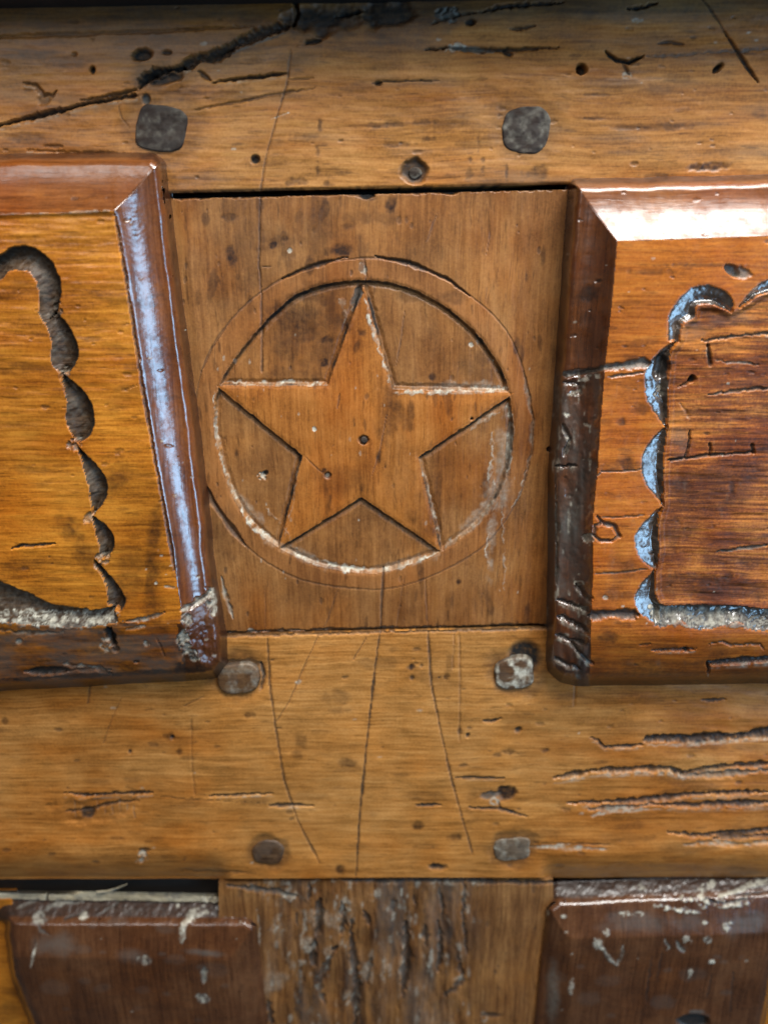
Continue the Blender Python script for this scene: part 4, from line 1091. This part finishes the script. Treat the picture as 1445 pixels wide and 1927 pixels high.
def det_right(S):
    for x, y, rx, ry, a_ in [(1318, 1690, 14, 18, 0), (1335, 1665, 16, 7, -25), (1290, 1692, 12, 6, 20), (1400, 1698, 18, 8, -20), (1250, 1708, 16, 5, 10), (1288, 1714, 22, 5, 8), (1370, 1705, 20, 5, -10), (1356, 1693, 8, 14, 0), (1425, 1660, 24, 7, -15), (1385, 1676, 30, 4, -14)]:
        S.blob(x, y, rx, ry, a_, -2.5, pale=1.2, rag=0.8, soft=0.3)
    S.groove([(1360, 1685), (1400, 1668), (1470, 1658)], 6, -2, 0, pale=1.0, grey=0.5, jit=6)
    S.groove([(1320, 1690), (1360, 1702), (1420, 1690)], 4, 4, 0.85, jit=7)
    S.groove([(1380, 1686), (1440, 1678), (1480, 1676)], 4, 4, 0.8, jit=5)
    S.blob(1205, 1667, 18, 7, 0, -1, pale=0.75, rag=0.8)
    S.blob(1186, 1720, 22, 5, 0, 0, pale=0.8, rag=0.8)
    S.blob(1200, 1735, 70, 24, 0, 1, grey=0.42, soft=0.8, rag=0.6)
    S.blob(1400, 1738, 60, 24, 0, 1, grey=0.42, soft=0.8, rag=0.6)
    S.blob(1300, 1735, 60, 20, 0, 1, grey=0.3, soft=0.8, rag=0.6)
    S.groove([(1120, 1765), (1128, 1780), (1145, 1800), (1162, 1818)], 6, -1, 0, pale=0.75, grey=0.6, jit=6)
    S.groove([(1162, 1818), (1170, 1795), (1172, 1780)], 4, 2, 0.3, pale=0.6, jit=5)
    S.blob(1124, 1775, 9, 12, 0, -1, pale=0.7, rag=0.7)
    S.blob(1141, 1756, 5, 9, -30, -1, pale=0.7)
    S.groove([(1250, 1765), (1258, 1785), (1254, 1788)], 5, 1, 0, grey=0.8, pale=0.4, jit=5)
    S.groove([(1270, 1770), (1280, 1785), (1288, 1792)], 5, 2, 0.2, grey=0.8, pale=0.4, jit=4)
    S.blob(1292, 1768, 12, 7, 20, -1, pale=0.6, rag=0.7)
    S.blob(1330, 1768, 10, 8, 30, -1, pale=0.5, grey=0.6, rag=0.7)
    S.blob(1326, 1736, 4, 3, 0, -1, pale=1.2)
    S.blob(1368, 1742, 13, 8, -20, -1, pale=0.7, rag=0.6)
    S.blob(1298, 1832, 4, 9, 5, -1, pale=0.8)
    S.blob(1338, 1810, 5, 3, 0, -1, pale=1)
    S.blob(1060, 1724, 6, 4, 0, -1, pale=0.7)
    S.blob(1028, 1716, 4, 9, -10, -1, pale=0.7)
    S.blob(1075, 1855, 5, 16, 5, -1, pale=0.4)
    S.blob(1040, 1870, 14, 60, 0, 0, pale=0.15, grey=0.4, soft=0.8)
    S.blob(1304, 1925, 32, 16, 0, 12, dirt=0.95, soft=0.2, rag=0.15)
    S.blob(1310, 1904, 16, 5, 0, 0, grey=0.7)
    for pts in ([(1225, 1800), (1215, 1900)], [(1380, 1820), (1372, 1920)], [(1246, 1790), (1236, 1850)], [(1340, 1830), (1330, 1880)]):
        S.groove(pts, 3, 1, 0.3, stain=0.5, jit=4)
    specks(S, 6, (1020, 1670, 1460, 1920), 1.2, 3, 1.6, d=0.8, pale=0.6)
    specks(S, 26, (1020, 1670, 1460, 1920), 4, 16, 2, grey=0.22)


def tf_right(X, Y):
    yin = 1768 - 0.03 * (X - 1040)
    return np.clip((yin - Y) / 75, 0, 1), np.clip((1075 - X) / 50, 0, 1)


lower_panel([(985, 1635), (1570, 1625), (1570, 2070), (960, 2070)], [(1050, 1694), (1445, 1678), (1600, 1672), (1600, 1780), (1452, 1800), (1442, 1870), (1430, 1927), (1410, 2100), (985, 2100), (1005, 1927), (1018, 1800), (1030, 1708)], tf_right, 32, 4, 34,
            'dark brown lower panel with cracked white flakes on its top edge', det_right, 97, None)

# lighter wood seen past the lower panels
for nm, quad, sd_ in (('stile', [(-120, 1692), (21, 1692), (95, 2060), (-120, 2060)], 5), ('stile', [(1405, 1700), (1600, 1700), (1600, 2060), (1380, 2060)], 6)):
    S = Sheet(quad, 3.0, 'x', 100 + sd_)
    S.H -= 32
    S.grain_relief(0.8, 2, 1.5)
    specks(S, 25, (-40, 1700, 60, 1940), 3, 10, 3, stain=0.4)
    emit(S, [(nm, M_field_l)])

# pale strip between the middle rail and the left lower panel
S = Sheet([(-120, 1679), (415, 1687), (415, 1697), (-120, 1691)], 1.6, 'x', 121)
S.H -= 33
S.grain_relief(1.5, 3, 1.5)
S.D += 3 * fbm(S.X / 20, S.Y / 10, 5, 3)
S.groove([(88, 1672), (90, 1700)], 3, 8, 0.9, jit=1, taper=0)
S.blob(395, 1691, 20, 7, 0, -3, pale=0.9, rag=0.8)
specks(S, 30, (-20, 1676, 410, 1696), 2, 6, 2, d=1, grey=0.6)
emit(S, [('filler_strip', M_strip, None, 'thin pale strip above the left lower panel')], skirt=-42)

# ------------------------------------------------------------------ pegs and nails


def peg(name, x, y, rx, ry, ang, h, dome, mat, seed, square=3.2, label=None, pale=0.0, parent=door, detail=True):
    nr, na = (26, 72) if detail else (8, 24)
    r, a = np.meshgrid(np.linspace(0, 1, nr), np.linspace(0, 2 * math.pi, na, endpoint=False), indexing='ij')
    ca, sa = np.cos(a), np.sin(a)
    rad = (np.abs(ca) ** square + np.abs(sa) ** square) ** (-1 / square)
    rad = rad * (1 + 0.16 * fbm(3 + 1.2 * ca, 3 + 1.2 * sa, seed, 3))
    p, q = r * rad * ca * rx, r * rad * sa * ry
    t = math.radians(ang)
    X, Y = x + p * math.cos(t) - q * math.sin(t), y + p * math.sin(t) + q * math.cos(t)
    hh = h + 0.45 * dome * (1 - r ** 2.2) + 0.9 * fbm(X / 11, Y / 11, seed + 3, 4) + 1.6 * fbm(X / 34, Y / 34, seed + 4, 2)
    hh = np.where(r > 0.9, hh - 12 * ((r - 0.9) / 0.1) ** 2, hh)
    P = (unproject(X, Y, np.zeros_like(X)) - np.array([0, 1, 0]) * (hh * U)[..., None] - ORIGIN).reshape(-1, 3)
    i = np.arange(nr * na).reshape(nr, na)
    j = np.roll(i, -1, axis=1)
    F = np.stack([i[:-1], i[1:], j[1:], j[:-1]], -1).reshape(-1, 4)
    n1 = fbm(X / 16, Y / 16, seed + 8, 4).ravel()
    at = {'dirt': np.clip(np.where(r > 0.93, 0.6, 0).ravel() + 0.5 * n1 - 0.2, 0, 1), 'pale': np.clip(pale * (2.5 * fbm(X / 12, Y / 12, seed + 11, 4).ravel() + 0.25), 0, 1),
          'stain': np.clip(-1.2 * n1, 0, 0.6), 'grey': np.clip(fbm(X / 20, Y / 20, seed + 14, 3).ravel(), 0, 0.2)}
    mesh_from(name, P, F, mat, parent, None, at, label)


peg('peg', 305, 242, 52, 47, 8, 0, 4, M_peg, 5, label='large dark grey peg above the left panel corner', pale=0.1)
peg('peg', 990, 243, 47, 46, 4, 0, 4, M_peg, 9, label='dark grey peg with a pale upper corner', pale=0.15)
peg('peg', 449, 1276, 40, 28, -4, 3, 7, M_peg_b, 13, 3.4, label='brown peg beside the left panel bottom corner', pale=0.2)
peg('peg', 966, 1268, 38, 30, -8, 2, 10, M_peg_b, 21, 3.0, label='worn peg with pale patches in a dark socket', pale=0.8)
peg('peg', 503, 1604, 31, 23, 4, 0, 6, M_peg_b, 25, 2.6)
peg('peg', 964, 1599, 36, 22, -4, -1, 4, M_peg_t, 29, 3.2, pale=0.3)
peg('nail', 781, 324, 14, 12, 10, -6, 6, M_peg, 35, 2.3, pale=0.5, detail=False)
peg('nail', 685, 829, 7, 7, 0, -3, 4, M_peg, 41, 2.0, pale=1.3, detail=False, parent=block[0])

# a frayed fibre caught on the pale strip
for q in range(3):
    n = 9
    t = np.linspace(0, 1, n)
    X = 182 + q * 6 + t * (58 - 14 * q)
    Y = 1680 - q - t * (17 - 7 * q) + 4 * np.sin(3 * t + q)
    wd = (3.2 - 0.7 * q) * (1 - 0.8 * t) + 0.4
    hh = -24 + 20 * t
    rows = []
    for k, (ox, oy, oh) in enumerate(((0, -1, 0), (0, 0, 1), (0, 1, 0), (0, 0, -1))):
        rows.append(unproject(X, Y + oy * wd, (hh + oh * 1.5) * U) - ORIGIN)
    V = np.stack(rows, 1).reshape(-1, 3)
    i = np.arange(n * 4).reshape(n, 4)
    j = np.roll(i, -1, 1)
    F = np.stack([i[:-1], i[1:], j[1:], j[:-1]], -1).reshape(-1, 4)
    mesh_from('splinter', V, F, M_strip, door)

# ------------------------------------------------------------------ backing and the moulding over the top rail


def box(name, x0, x1, z0, z1, y0, y1, mat, bevel=0.0):
    import bmesh
    bm = bmesh.new()
    bmesh.ops.create_cube(bm, size=1)
    for v in bm.verts:
        v.co = Vector(((x0 + x1) / 2 + v.co.x * (x1 - x0), (y0 + y1) / 2 + v.co.y * (y1 - y0), (z0 + z1) / 2 + v.co.z * (z1 - z0))) - Vector(ORIGIN)
    if bevel:
        bmesh.ops.bevel(bm, geom=bm.edges[:], offset=bevel, segments=4, affect='EDGES')
    me = bpy.data.meshes.new(name)
    bm.to_mesh(me)
    bm.free()
    me.materials.append(mat)
    o = bpy.data.objects.new(name, me)
    o.parent = door
    col.objects.link(o)
    return o


box('backboard', -0.26, 0.26, -0.30, 0.24, 0.0125, 0.0185, M_dark)
zt = float(unproject(np.array(0.0), np.array(2.0), 0.0)[2])
o = box('moulding', -0.26, 0.26, zt, zt + 0.03, -0.019, 0.012, M_dark, 0.001)
o.rotation_euler = (0, math.radians(-0.9), 0)
